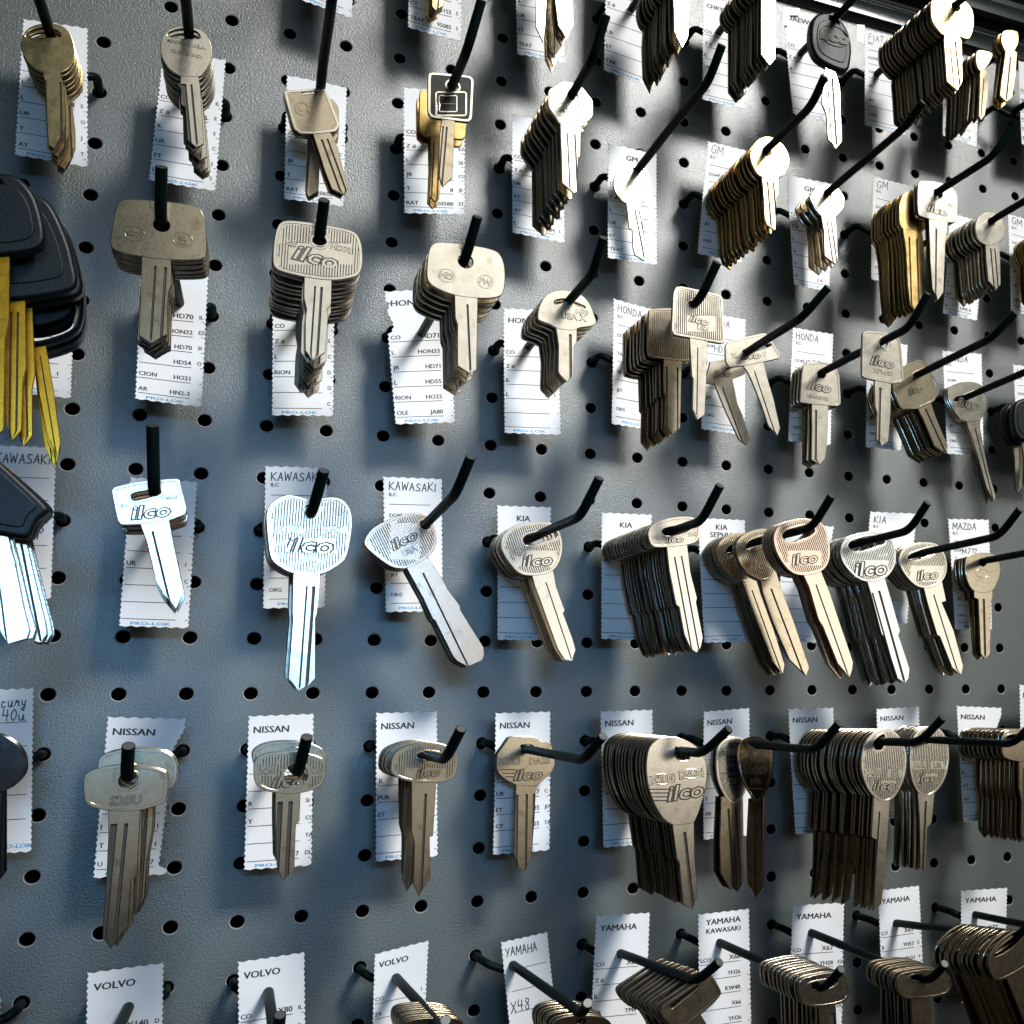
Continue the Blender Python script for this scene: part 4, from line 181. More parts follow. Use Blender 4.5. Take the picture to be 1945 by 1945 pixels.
HOOKS = json.loads(r"""[
[[-1.5,-11],[-38.1,276.4,24.0],[-45.1,280.4,132.0],[-45.1,294.4,145.0],"black wire hook carrying the round-headed bronze stack at the upper left corner"],
[[-1.5,-7],[-38.1,174.8,24.0],[-45.1,177.8,132.0],[-45.1,191.8,145.0],"black wire hook carrying the glossy black-headed fan at the left edge"],
[[-1.5,-3],[-38.1,73.2,24.0],[-45.1,70.2,132.0],[-45.1,84.2,145.0],"black wire hook carrying the black-headed silver-bladed bunch"],
[[-1.5,1],[-38.1,-28.4,24.0],[-45.1,-34.4,132.0],[-45.1,-20.4,145.0],"black wire hook carrying the dark round heads cut by the left edge"],
[[-1.5,5],[-38.1,-130.0,24.0],[-45.1,-136.0,132.0],[-45.1,-122.0,145.0],"black hook hidden past the lower left edge"],
[[0.5,-11],[12.7,276.4,24.0],[8.1,280.4,132.0],[8.1,294.4,145.0],"black wire hook carrying the round-headed stack stamped with capitals"],
[[0.5,-7],[12.7,174.8,24.0],[7.4,173.09,132.0],[7.04,187.67,145.0],"black wire hook carrying the plain T-shaped bronze stack"],
[[0.5,-3],[12.7,73.2,24.0],[11.75,67.32,132.0],[10.32,88.39,145.0],"black wire hook carrying the four cross-headed slotted keys at the lower left"],
[[0.5,1],[12.7,-28.4,24.0],[9.97,-37.05,132.0],[10.25,-26.16,145.0],"black wire hook carrying the broad ringed bronze key"],
[[0.5,5],[12.7,-130.0,24.0],[8.1,-136.0,132.0],[8.1,-122.0,145.0],"leftmost bare black hook of the bottom row, running down out of view"],
[[2.5,-15],[63.5,378.0,24.0],[61.3,383.0,132.0],[61.3,397.0,145.0],"black wire hook above the frame holding the mostly cropped card"],
[[2.5,-11],[63.5,276.4,24.0],[61.3,280.4,132.0],[61.3,294.4,145.0],"black wire hook carrying the tilted square-headed emblem keys"],
[[2.5,-7],[63.5,174.8,24.0],[61.34,174.46,132.0],[61.57,185.3,145.0],"black wire hook carrying the ridged square-headed stack at the upper left"],
[[2.5,-3],[63.5,73.2,24.0],[64.04,63.14,132.0],[66.33,76.36,145.0],"black wire hook carrying the large heart-topped silver keys"],
[[2.5,1],[63.5,-28.4,24.0],[63.88,-37.17,132.0],[65.29,-24.43,145.0],"black wire hook carrying the big-holed ridged bronze key"],
[[2.5,5],[63.5,-130.0,24.0],[61.3,-136.0,132.0],[61.3,-122.0,145.0],"second bare black hook along the bottom row"],
[[4.5,-15],[114.3,378.0,24.0],[114.5,383.0,132.0],[114.5,397.0,145.0],"black wire hook carrying the cluster of yellowish blades at the top edge"],
[[4.5,-11],[114.3,276.4,24.0],[114.18,269.56,132.0],[117.53,287.94,145.0],"black wire hook carrying the chrome-rimmed square key and its golden pair"],
[[4.5,-7],[114.3,174.8,24.0],[116.73,175.74,132.0],[118.71,189.43,145.0],"black wire hook carrying the plain cream squarish stack with two stamps"],
[[4.5,-3],[114.3,73.2,24.0],[115.87,73.43,132.0],[119.07,86.39,145.0],"black wire hook carrying the silver ridged keys hanging sideways"],
[[4.5,1],[114.3,-28.4,24.0],[115.43,-34.05,132.0],[118.78,-22.54,145.0],"black wire hook carrying the dull bronze ridged wide-bladed stack"],
[[4.5,5],[114.3,-130.0,24.0],[117.51,-136.21,132.0],[116.57,-130.94,145.0],"black wire hook carrying the golden-edged stack at the bottom edge"],
[[6.5,-15],[165.1,378.0,24.0],[167.7,383.0,132.0],[167.7,397.0,145.0],"black wire hook carrying the spread cream blades at the top edge"],
[[6.5,-11],[165.1,276.4,24.0],[168.18,279.93,132.0],[170.69,296.02,145.0],"black wire hook carrying the eight-sided cream-fronted stack"],
[[6.5,-7],[165.1,174.8,24.0],[169.78,177.01,132.0],[170.97,189.68,145.0],"black wire hook carrying the mushroom-headed stack"],
[[6.5,-3],[165.1,73.2,24.0],[166.27,67.29,132.0],[170.78,81.79,145.0],"black wire hook carrying the first slotted silver keys of the middle row"],
[[6.5,1],[165.1,-28.4,24.0],[169.42,-36.09,132.0],[173.76,-26.73,145.0],"black wire hook carrying the clipped-shoulder dull pair"],
[[6.5,5],[165.1,-130.0,24.0],[170.29,-137.44,132.0],[169.35,-131.23,145.0],"black wire hook carrying the dark gold-edged stack at the bottom edge centre"],
[[8.5,-15],[215.9,378.0,24.0],[220.9,383.0,132.0],[220.9,397.0,145.0],"black wire hook carrying the dark fan of blades at the top edge"],
[[8.5,-11],[215.9,276.4,24.0],[223.04,283.05,132.0],[225.21,296.05,145.0],"black wire hook carrying the single cream round-headed key"],
[[8.5,-7],[215.9,174.8,24.0],[219.19,173.28,132.0],[222.81,187.27,145.0],"black wire hook carrying the browned ridged stack and lone ridged key"],
[[8.5,-3],[215.9,73.2,24.0],[220.02,68.55,132.0],[224.03,82.63,145.0],"black wire hook carrying the long striped stack of oblong-headed keys"],
[[8.5,1],[215.9,-28.4,24.0],[220.81,-34.83,132.0],[227.94,-24.79,145.0],"black wire hook carrying the thick stack of teardrop heads"],
[[8.5,5],[215.9,-130.0,24.0],[217.96,-130.27,132.0],[223.57,-121.53,145.0],"black wire hook carrying the steeply tilted dark slotted stack"],
[[10.5,-15],[266.7,378.0,24.0],[274.1,383.0,132.0],[274.1,397.0,145.0],"black wire hook carrying the dark stack left of the round black-headed key"],
[[10.5,-11],[266.7,276.4,24.0],[276.28,283.28,132.0],[278.06,293.53,145.0],"black wire hook carrying the oily brass round-headed stack"],
[[10.5,-7],[266.7,174.8,24.0],[270.5,172.3,132.0],[278.14,184.04,145.0],"black wire hook carrying the two cross-headed keys swinging right"],
[[10.5,-3],[266.7,73.2,24.0],[274.08,68.97,132.0],[278.24,81.91,145.0],"black wire hook carrying the crowded slotted keys with the pinkish front"],
[[10.5,1],[266.7,-28.4,24.0],[274.68,-34.91,132.0],[280.21,-23.42,145.0],"black wire hook carrying the two dark chrome keys"],
[[10.5,5],[266.7,-130.0,24.0],[276.13,-140.49,132.0],[279.3,-130.58,145.0],"black wire hook carrying the bright-ribbed stack at the lower right"],
[[12.5,-15],[317.5,378.0,24.0],[327.3,383.0,132.0],[327.3,397.0,145.0],"black wire hook carrying the lone black-headed key at the top right"],
[[12.5,-11],[317.5,276.4,24.0],[328.47,283.68,132.0],[333.07,293.17,145.0],"black wire hook carrying the five spaced six-sided keys"],
[[12.5,-7],[317.5,174.8,24.0],[328.59,175.13,132.0],[332.62,189.57,145.0],"black wire hook carrying the four trapezoid-headed keys and the white one"],
[[12.5,-3],[317.5,73.2,24.0],[325.62,70.34,132.0],[329.26,82.23,145.0],"black wire hook carrying the slotted stack fronted by bright steel"],
[[12.5,1],[317.5,-28.4,24.0],[328.23,-32.89,132.0],[334.11,-21.85,145.0],"black wire hook carrying the thickest oval-headed stack"],
[[12.5,5],[317.5,-130.0,24.0],[330.32,-143.26,132.0],[331.4,-133.96,145.0],"black wire hook carrying the black-faced stack between two ribbed stacks"],
[[14.5,-15],[368.3,378.0,24.0],[380.5,383.0,132.0],[380.5,397.0,145.0],"black wire hook carrying the longest dark stack under the black rail"],
[[14.5,-11],[368.3,276.4,24.0],[382.36,279.54,132.0],[390.65,296.14,145.0],"black wire hook carrying the squarish pale pair and brassy stack"],
[[14.5,-7],[368.3,174.8,24.0],[377.17,176.11,132.0],[384.35,187.31,145.0],"black wire hook carrying the swung grey stack with clipped corners"],
[[14.5,-3],[368.3,73.2,24.0],[377.67,70.54,132.0],[382.41,82.41,145.0],"black wire hook carrying the last cream slotted stack of the middle row"],
[[14.5,1],[368.3,-28.4,24.0],[381.14,-34.94,132.0],[382.04,-27.97,145.0],"black wire hook carrying the shorter oval-headed stack"],
[[14.5,5],[368.3,-130.0,24.0],[379.23,-128.49,132.0],[381.61,-117.97,145.0],"black wire hook carrying the tilted brassy corner stack"],
[[16.5,-15],[419.1,378.0,24.0],[433.7,383.0,132.0],[433.7,397.0,145.0],"black wire hook carrying the small dark stack under the black rail"],
[[16.5,-11],[419.1,276.4,24.0],[433.7,280.4,132.0],[433.7,294.4,145.0],"black wire hook carrying the stack fronted by the speckled silver head"],
[[16.5,-7],[419.1,174.8,24.0],[433.7,177.8,132.0],[433.7,191.8,145.0],"black wire hook carrying the long thin-bladed white keys"],
[[16.5,-3],[419.1,73.2,24.0],[433.7,70.2,132.0],[433.7,84.2,145.0],"black wire hook carrying the small dull oval-stamped keys"],
[[16.5,1],[419.1,-28.4,24.0],[433.7,-34.4,132.0],[433.7,-20.4,145.0],"black wire hook carrying the yellowed stack at the right edge"],
[[16.5,5],[419.1,-130.0,24.0],[433.7,-136.0,132.0],[433.7,-122.0,145.0],"bare black hook piercing the last small card of the bottom row"],
[[18.5,-15],[469.9,378.0,24.0],[486.9,383.0,132.0],[486.9,397.0,145.0],"black wire hook beyond the right edge holding the sliver of card under the rail"],
[[18.5,-11],[469.9,276.4,24.0],[486.9,280.4,132.0],[486.9,294.4,145.0],"black wire hook carrying the brass stack cut by the right edge"],
[[18.5,-7],[469.9,174.8,24.0],[486.9,177.8,132.0],[486.9,191.8,145.0],"black wire hook carrying the black-headed pair cut by the right edge"],
[[18.5,1],[469.9,-28.4,24.0],[486.9,-34.4,132.0],[486.9,-20.4,145.0],"black wire hook at the right edge holding the fifth-row card sliver"]
]""")
CARDS = json.loads(r"""[
{"h":[2.5,-15],"q":[[55.35,401.94],[77.45,403.5],[54.48,337.15],[76.35,333.53]],"s":"P","T":"","l":["CO","Z #","IL","UR","ET","TRAT"],"r":["","","","","B50",""],"c":[""],"w":[],"o":0,"d":"mostly cropped card above the tilted square-headed key, only its ragged corner showing"},
{"h":[4.5,-15],"q":[[100.3,406.67],[125.42,408.04],[102.54,336.04],[127.79,335.17]],"s":"P","T":"","l":["CO","Z #","L","UR","CT","TRAT"],"r":["","","","","3155","95085"],"c":["S","S","S","S","S","S"],"w":[],"o":0,"d":"white saw-edged card with printed lines behind the cluster of yellowish blades at the top edge"},
{"h":[6.5,-15],"q":[[152.63,407.4],[177.65,408.96],[155.93,335.4],[180.48,336.36]],"s":"P","T":"","l":["CO","Z #","IL","UR","ET","TRAT"],"r":[""],"c":[""],"w":[],"o":0,"d":"white saw-edged card with printed lines behind the spread cream blades at the top edge"},
{"h":[8.5,-15],"q":[[201.71,412.49],[228.26,412.39],[201.62,338.35],[228.49,333.97]],"s":"P","T":"","l":["CO","Z #","IL","UR","ET","TAR"],"r":[""],"c":[""],"w":[],"o":0,"d":"white saw-edged card with printed lines behind the dark fan of blades at the top edge"},
{"h":[10.5,-15],"q":[[257.07,398.87],[285.25,399.26],[257.16,334.29],[283.94,334.65]],"s":"P","T":"CHRYSLER","l":["CO","Z #","IL","UR","ET","AT"],"r":[""],"c":[""],"w":[],"o":0,"d":"white saw-edged card with printed lines behind the dark stack left of the round black-headed key"},
{"h":[12.5,-15],"q":[[306.21,405.3],[336.4,406.74],[312.03,337.96],[338.88,338.62]],"s":"P","T":"DAEWOO","l":["CO","Z #","IL","","",""],"r":[""],"c":[""],"w":[],"o":0,"d":"white saw-edged card with printed lines behind the lone black-headed key at the top right"},
{"h":[14.5,-15],"q":[[360.74,405.81],[388.83,407.53],[359.84,342.47],[387.01,342.18]],"s":"H","T":"FIAT","l":[""],"r":[""],"c":[""],"w":["9"],"o":0,"d":"white saw-edged card with handwritten heading behind the longest dark stack under the black rail"},
{"h":[16.5,-15],"q":[[417.27,403.92],[444.79,404.49],[413.35,346.83],[438.32,344.84]],"s":"P","T":"","l":["","","","","","TRAT"],"r":["","","","","","0"],"c":[""],"w":[],"o":0,"d":"white saw-edged card with printed lines behind the small dark stack under the black rail"},
{"h":[18.5,-15],"q":[[474.04,414.58],[502.17,415.49],[473.27,354.75],[500.07,354.92]],"s":"P","T":"","l":["SS","BM","IL","R","E","8"],"r":[""],"c":[""],"w":[],"o":0,"d":"narrow sliver of lined card cut by the right edge under the black rail"},
{"h":[-1.5,-11],"q":[[-53.12,296.19],[-29.97,298.05],[-51.5,232.5],[-25.58,232.38]],"s":"P","T":"","l":["","L","L","UR","T","AY"],"r":["","","AM8","147","147","RK"],"c":["IL","E","S","O","J","T"],"w":[],"o":0,"d":"white saw-edged card with printed lines behind the round-headed bronze stack at the upper left corner"},
{"h":[0.5,-11],"q":[[-0.57,294.23],[24.1,296.63],[-2.25,230.79],[23.48,230.77]],"s":"P","T":"","l":["CO","Z #","IL","UR","ET","L"],"r":["","VL","V","4","",""],"c":["IL","E","S","C","J","S"],"w":[],"o":0,"d":"white saw-edged card with printed lines behind the round-headed stack stamped with capitals"},
{"h":[2.5,-11],"q":[[49.9,295.73],[75.82,295.7],[51.81,232.75],[76.97,233.93]],"s":"P","T":"GM","l":["CO","Z#","","JR","T","RAT"],"r":["","","","","B12","320652"],"c":["","","C","S","",""],"w":[],"o":0,"d":"white saw-edged card with printed lines behind the tilted square-headed emblem keys"},
{"h":[4.5,-11],"q":[[101.56,302.15],[130.55,305.63],[104.21,235.2],[131.89,239.6]],"s":"P","T":"","l":["CO","Z #","L","JR","T","RAT"],"r":["","","","","8","320588"],"c":["","EZ","SE","CU","JE","ST"],"w":[],"o":0,"d":"white saw-edged card with printed lines behind the chrome-rimmed square key and its golden pair"},
{"h":[6.5,-11],"q":[[154.05,299.75],[180.43,300.7],[155.54,234.47],[181.56,233.36]],"s":"P","T":"","l":["CO","Z #","UR","ET","AY","L"],"r":["","","","","HM","H58M"],"c":["","","","","D","L"],"w":[],"o":0,"d":"white saw-edged card with printed lines behind the eight-sided cream-fronted stack"},
{"h":[8.5,-11],"q":[[204.07,294.94],[230.56,294.61],[204.59,229.27],[231.05,229.95]],"s":"P","T":"GM","l":["CO","Z #","L","UR","ET","TRAT"],"r":[""],"c":[""],"w":[],"o":0,"d":"white saw-edged card with printed lines behind the single cream round-headed key"},
{"h":[10.5,-11],"q":[[260.24,308.99],[285.64,308.41],[254.41,240.88],[279.61,239.63]],"s":"H","T":"GM","l":[""],"r":[""],"c":[""],"w":["109"],"o":0,"d":"white saw-edged card with handwritten heading behind the oily brass round-headed stack"},
{"h":[12.5,-11],"q":[[308.02,298.63],[337.32,299.0],[311.55,231.69],[333.74,231.09]],"s":"P","T":"GM","l":["CO","Z #","L","A","Y","IY"],"r":["","","","","","2 A"],"c":[""],"w":[],"o":0,"d":"white saw-edged card with printed lines behind the five spaced six-sided keys"},
{"h":[14.5,-11],"q":[[364.45,309.46],[390.35,308.62],[361.12,243.15],[386.08,241.16]],"s":"H","T":"GM","l":[""],"r":[""],"c":[""],"w":[],"o":0,"d":"white saw-edged card with handwritten heading behind the squarish pale pair and brassy stack"},
{"h":[16.5,-11],"q":[[417.53,296.46],[442.41,294.84],[410.85,229.88],[435.45,228.75]],"s":"P","T":"","l":["CO","Z #","","Y","AY","A"],"r":["","","","","","OMS A"],"c":[""],"w":[],"o":0,"d":"white saw-edged card with printed lines behind the stack fronted by the speckled silver head"},
{"h":[18.5,-11],"q":[[460.75,303.91],[489.75,302.87],[460.39,238.49],[488.45,236.26]],"s":"H","T":"GM","l":[""],"r":[""],"c":[""],"w":[],"o":0,"d":"white saw-edged card with handwritten heading behind the brass stack cut by the right edge"},
{"h":[-1.5,-7],"q":[[-50.75,176.95],[-26.42,178.48],[-48.9,126.5],[-24.56,126.18]],"s":"P","T":"","l":["","","","","",""],"r":["","","","","I",""],"c":[""],"w":[],"o":0,"d":"white saw-edged card with printed lines behind the glossy black-headed fan at the left edge"},
{"h":[0.5,-7],"q":[[-2.54,189.44],[22.98,191.16],[-1.01,128.05],[23.94,127.06]],"s":"P","T":"","l":["","","","","CION","AR"],"r":["HD70","HON32","HD70","HD54","HO21","HN2-3"],"c":["IL","EZ","SI","O","",""],"w":[],"o":0,"d":"white saw-edged card with printed lines behind the plain T-shaped bronze stack"},
{"h":[2.5,-7],"q":[[49.12,192.18],[74.76,196.41],[52.1,126.9],[77.25,129.25]],"s":"P","T":"","l":["CO","Z #","L","RION","",""],"r":["","","","","",""],"c":["","S","C","D","O","C"],"w":[],"o":0,"d":"white saw-edged card with printed lines behind the ridged square-headed stack at the upper left"},
{"h":[4.5,-7],"q":[[96.99,193.43],[126.04,199.7],[104.24,127.23],[130.64,130.76]],"s":"P","T":"HONDA","l":["CO","L","JR","L","RION","OLE"],"r":["HD71","HON33","HD71","HD55","HO22","JA80"],"c":[""],"w":[],"o":1,"d":"white saw-edged card with printed lines behind the plain cream squarish stack with two stamps"},
{"h":[6.5,-7],"q":[[152.58,193.17],[179.29,196.11],[154.39,127.92],[181.75,129.68]],"s":"P","T":"HONDA","l":["CO","Z #","IL","L","",""],"r":["H","H","","H","",""],"c":["","","","L","",""],"w":[],"o":0,"d":"white saw-edged card with printed lines behind the mushroom-headed stack"},
{"h":[8.5,-7],"q":[[208.15,207.08],[232.15,204.08],[208.32,138.76],[231.9,137.43]],"s":"H","T":"HONDA","l":[""],"r":[""],"c":[""],"w":[],"o":0,"d":"white saw-edged card with handwritten heading behind the browned ridged stack and lone ridged key"},
{"h":[10.5,-7],"q":[[256.57,207.38],[282.07,206.56],[257.07,140.72],[281.63,139.84]],"s":"H","T":"HONDA","l":[""],"r":[""],"c":[""],"w":["HD"],"o":0,"d":"white saw-edged card with handwritten heading behind the two cross-headed keys swinging right"},
{"h":[12.5,-7],"q":[[310.59,205.69],[335.93,205.43],[306.98,138.46],[332.5,138.4]],"s":"H","T":"HONDA","l":[""],"r":[""],"c":[""],"w":["HD75"],"o":0,"d":"white saw-edged card with handwritten heading behind the four trapezoid-headed keys and the white one"},
{"h":[14.5,-7],"q":[[357.79,206.14],[385.26,205.68],[356.61,140.09],[379.59,140.07]],"s":"H","T":"HONDA","l":[""],"r":[""],"c":[""],"w":[],"o":0,"d":"white saw-edged card with handwritten heading behind the swung grey stack with clipped corners"},
{"h":[16.5,-7],"q":[[409.06,205.18],[437.05,206.8],[410.67,140.89],[436.17,141.3]],"s":"H","T":"HONDA","l":[""],"r":[""],"c":[""],"w":[],"o":0,"d":"white saw-edged card with handwritten heading behind the long thin-bladed white keys"},
{"h":[18.5,-7],"q":[[460.61,202.92],[488.88,203.8],[461.35,137.61],[487.48,137.18]],"s":"H","T":"HONDA","l":[""],"r":[""],"c":[""],"w":[],"o":0,"d":"white saw-edged card with handwritten heading behind the black-headed pair cut by the right edge"},
{"h":[-1.5,-3],"q":[[-49.88,102.61],[-28.04,103.64],[-46.38,37.74],[-25.42,38.78]],"s":"H2","T":"KAWASAKI","l":[""],"r":[""],"c":[""],"w":["p"],"o":0,"d":"white saw-edged card with handwritten heading behind the black-headed silver-bladed bunch"},
{"h":[0.5,-3],"q":[[-0.54,92.74],[24.16,92.73],[-0.55,27.68],[24.58,27.22]],"s":"P","T":"KAWASAKI","l":["","","UR","","",""],"r":["","","R2","","",""],"c":["","","I","C","",""],"w":[],"o":0,"d":"white saw-edged card with printed lines behind the four cross-headed slotted keys at the lower left"},
{"h":[2.5,-3],"q":[[50.59,102.2],[75.81,103.43],[53.0,36.74],[77.67,37.91]],"s":"H","T":"KAWASAKI","l":[""],"r":[""],"c":[""],"w":[],"o":0,"d":"white saw-edged card with handwritten heading behind the large heart-topped silver keys"},
{"h":[4.5,-3],"q":[[99.97,101.13],[125.93,102.2],[103.55,36.49],[128.29,37.45]],"s":"H","T":"KAWASAKI","l":[""],"r":[""],"c":[""],"w":["KA34"],"o":0,"d":"white saw-edged card with handwritten heading behind the silver ridged keys hanging sideways"},
{"h":[6.5,-3],"q":[[152.19,90.72],[177.9,91.64],[154.08,24.19],[177.37,24.26]],"s":"P","T":"KIA","l":["","L","","","",""],"r":[""],"c":[""],"w":[],"o":0,"d":"white saw-edged card with printed lines behind the first slotted silver keys of the middle row"},
{"h":[8.5,-3],"q":[[203.55,90.53],[229.48,91.14],[204.41,25.29],[229.52,24.95]],"s":"P","T":"KIA","l":[""],"r":[""],"c":[""],"w":[],"o":0,"d":"white saw-edged card with printed lines behind the long striped stack of oblong-headed keys"},
{"h":[10.5,-3],"q":[[255.1,91.01],[281.27,91.46],[258.22,23.91],[283.07,24.83]],"s":"P","T":"KIA/SEPHIA","l":[""],"r":[""],"c":[""],"w":[],"o":0,"d":"white saw-edged card with printed lines behind the crowded slotted keys with the pinkish front"},
{"h":[12.5,-3],"q":[[305.68,90.52],[334.35,91.08],[297.48,25.4],[322.42,24.61]],"s":"P","T":"","l":[""],"r":[""],"c":[""],"w":[],"o":0,"d":"white saw-edged card with printed lines behind the slotted stack fronted by bright steel"},
{"h":[14.5,-3],"q":[[357.5,101.13],[388.15,102.09],[350.66,36.6],[378.7,36.24]],"s":"H","T":"KIA","l":[""],"r":[""],"c":[""],"w":["K5"],"o":0,"d":"white saw-edged card with handwritten heading behind the last cream slotted stack of the middle row"},
{"h":[16.5,-3],"q":[[409.73,100.33],[438.05,101.53],[412.44,34.26],[438.15,34.34]],"s":"H","T":"MAZDA","l":[""],"r":[""],"c":[""],"w":["MZ12"],"o":0,"d":"white saw-edged card with handwritten heading behind the small dull oval-stamped keys"},
{"h":[-1.5,1],"q":[[-49.76,0.29],[-28.59,1.28],[-46.07,-64.97],[-24.6,-64.83]],"s":"C","T":"cury","l":[""],"r":[""],"c":[""],"w":["40u"],"o":0,"d":"white saw-edged card with handwritten heading behind the dark round heads cut by the left edge"},
{"h":[0.5,1],"q":[[-2.07,-10.94],[25.96,-12.27],[-2.7,-76.98],[22.51,-77.47]],"s":"P","T":"NISSAN","l":["","","","I","T","U"],"r":["","","","1","1","X7"],"c":["VO","","S","C","T","D"],"w":[],"o":2,"d":"white saw-edged card with printed lines behind the broad ringed bronze key"},
{"h":[2.5,1],"q":[[49.85,-11.47],[75.32,-10.77],[51.66,-77.84],[77.54,-77.64]],"s":"P","T":"NISSAN","l":["","","R","Y","",""],"r":["","","","9","","7"],"c":["","","SI","CU","TA","DL"],"w":[],"o":0,"d":"white saw-edged card with printed lines behind the big-holed ridged bronze key"},
{"h":[4.5,1],"q":[[101.33,-10.84],[127.33,-10.45],[103.71,-77.85],[129.79,-77.23]],"s":"P","T":"NISSAN","l":["L","JL","PUR","ET","",""],"r":[""],"c":[""],"w":[],"o":0,"d":"white saw-edged card with printed lines behind the dull bronze ridged wide-bladed stack"},
{"h":[6.5,1],"q":[[154.09,-11.61],[179.62,-11.24],[154.96,-78.47],[180.99,-78.06]],"s":"P","T":"NISSAN","l":["CO","L","UR","ET","CP",""],"r":["","","7","25","25",""],"c":["","SC","C","JD","TA",""],"w":[],"o":0,"d":"white saw-edged card with printed lines behind the clipped-shoulder dull pair"},
{"h":[8.5,1],"q":[[204.67,-11.46],[231.02,-10.98],[207.18,-78.63],[232.12,-78.12]],"s":"P","T":"NISSAN","l":["L","","","","",""],"r":[""],"c":[""],"w":[],"o":0,"d":"white saw-edged card with printed lines behind the thick stack of teardrop heads"},
{"h":[10.5,1],"q":[[258.05,-12.41],[283.14,-10.8],[257.77,-77.85],[283.35,-77.22]],"s":"P","T":"NISSAN","l":["CO","L","","T","AR",""],"r":[""],"c":[""],"w":[],"o":0,"d":"white saw-edged card with printed lines behind the two dark chrome keys"},
{"h":[12.5,1],"q":[[306.08,-11.61],[332.46,-11.27],[308.92,-78.21],[334.25,-78.88]],"s":"P","T":"NISSAN","l":[""],"r":[""],"c":[""],"w":[],"o":0,"d":"white saw-edged card with printed lines behind the thickest oval-headed stack"},
{"h":[14.5,1],"q":[[359.24,-12.3],[386.22,-11.24],[360.1,-73.02],[386.8,-73.73]],"s":"P","T":"NISSAN","l":[""],"r":[""],"c":[""],"w":[],"o":0,"d":"white saw-edged card with printed lines behind the shorter oval-headed stack"},
{"h":[16.5,1],"q":[[411.35,-11.23],[441.79,-12.64],[413.3,-77.88],[439.45,-77.39]],"s":"P","T":"NISSAN","l":["20","A","R","CT","AY",""],"r":[""],"c":[""],"w":[],"o":2,"d":"white saw-edged card with printed lines behind the yellowed stack at the right edge"},
{"h":[18.5,1],"q":[[455.76,0.94],[485.43,2.34],[454.25,-66.29],[482.74,-66.02]],"s":"P","T":"NISSAN","l":[""],"r":[""],"c":[""],"w":[],"o":0,"d":"thin sliver of white card at the right edge in the fifth row"},
{"h":[0.5,5],"q":[[-2.17,-114.95],[23.86,-113.76],[0.83,-180.88],[26.86,-179.69]],"s":"P","T":"VOLVO","l":[""],"r":["X140","VL6","","","",""],"c":["D","IL","E","","",""],"w":[],"o":0,"d":"lower left white card pierced by the leftmost bare hook of the bottom row"},
{"h":[2.5,5],"q":[[51.4,-116.48],[76.49,-115.05],[55.15,-182.37],[80.24,-180.94]],"s":"P","T":"VOLVO","l":["CO","","","","",""],"r":["X80","VL6","","","",""],"c":["IL","E","","","",""],"w":[],"o":0,"d":"white card pierced by the second bare hook of the bottom row"},
{"h":[4.5,5],"q":[[105.0,-118.76],[127.31,-115.2],[105.68,-175.88],[126.5,-175.0]],"s":"P","T":"VOLVO","l":["CO","Z4","","","",""],"r":[""],"c":["I","","","","",""],"w":[],"o":0,"d":"white saw-edged card with printed lines behind the golden-edged stack at the bottom edge"},
{"h":[6.5,5],"q":[[159.55,-119.25],[180.51,-116.64],[167.72,-184.74],[188.68,-182.13]],"s":"H2","T":"YAMAHA","l":[""],"r":[""],"c":[""],"w":["X48"],"o":0,"d":"white saw-edged card with handwritten heading behind the dark gold-edged stack at the bottom edge centre"},
{"h":[8.5,5],"q":[[203.92,-111.18],[230.45,-112.09],[201.66,-177.14],[228.18,-178.05]],"s":"P","T":"YAMAHA","l":["CO","Z #","IL","UR","ET",""],"r":["X63","","","YM4","",""],"c":[""],"w":[],"o":0,"d":"white saw-edged card with printed lines behind the steeply tilted dark slotted stack"},
{"h":[10.5,5],"q":[[255.46,-115.22],[282.64,-114.81],[256.46,-181.21],[283.64,-180.8]],"s":"P","T":"YAMAHA/KAWASAKI","l":["LCO","","","","",""],"r":["X66","YH26","KW4R","X66","YH26",""],"c":[""],"w":[],"o":0,"d":"white saw-edged card with printed lines behind the bright-ribbed stack at the lower right"},
{"h":[12.5,5],"q":[[306.87,-115.15],[336.83,-116.41],[304.09,-181.09],[334.04,-182.35]],"s":"P","T":"YAMAHA","l":["CO","","","","",""],"r":["X67","YH28","","","",""],"c":["IL","EZ","","TA","DL",""],"w":[],"o":0,"d":"white saw-edged card with printed lines behind the black-faced stack between two ribbed stacks"},
{"h":[14.5,5],"q":[[357.67,-111.81],[383.23,-111.16],[359.33,-177.79],[384.89,-177.14]],"s":"P","T":"YAMAHA","l":["CO","8","","","",""],"r":["X69","YH57","YH31","","",""],"c":["IL","E","Y","","",""],"w":[],"o":0,"d":"white saw-edged card with printed lines behind the tilted brassy corner stack"},
{"h":[16.5,5],"q":[[410.53,-116.16],[441.64,-117.09],[408.89,-177.46],[436.86,-178.67]],"s":"P","T":"YAMAHA","l":[""],"r":["X77","","","","",""],"c":[""],"w":[],"o":0,"d":"small-looking white card pierced by the last hook of the bottom row"},
{"h":[-1.5,5],"q":[[-53.5,-121.35],[-30.37,-121.13],[-52.86,-187.35],[-29.73,-187.12]],"s":"P","T":"VOLVO","l":[""],"r":[""],"c":[""],"w":[],"o":0,"d":"dim sliver of card at the left edge in the bottom corner"}
]""")

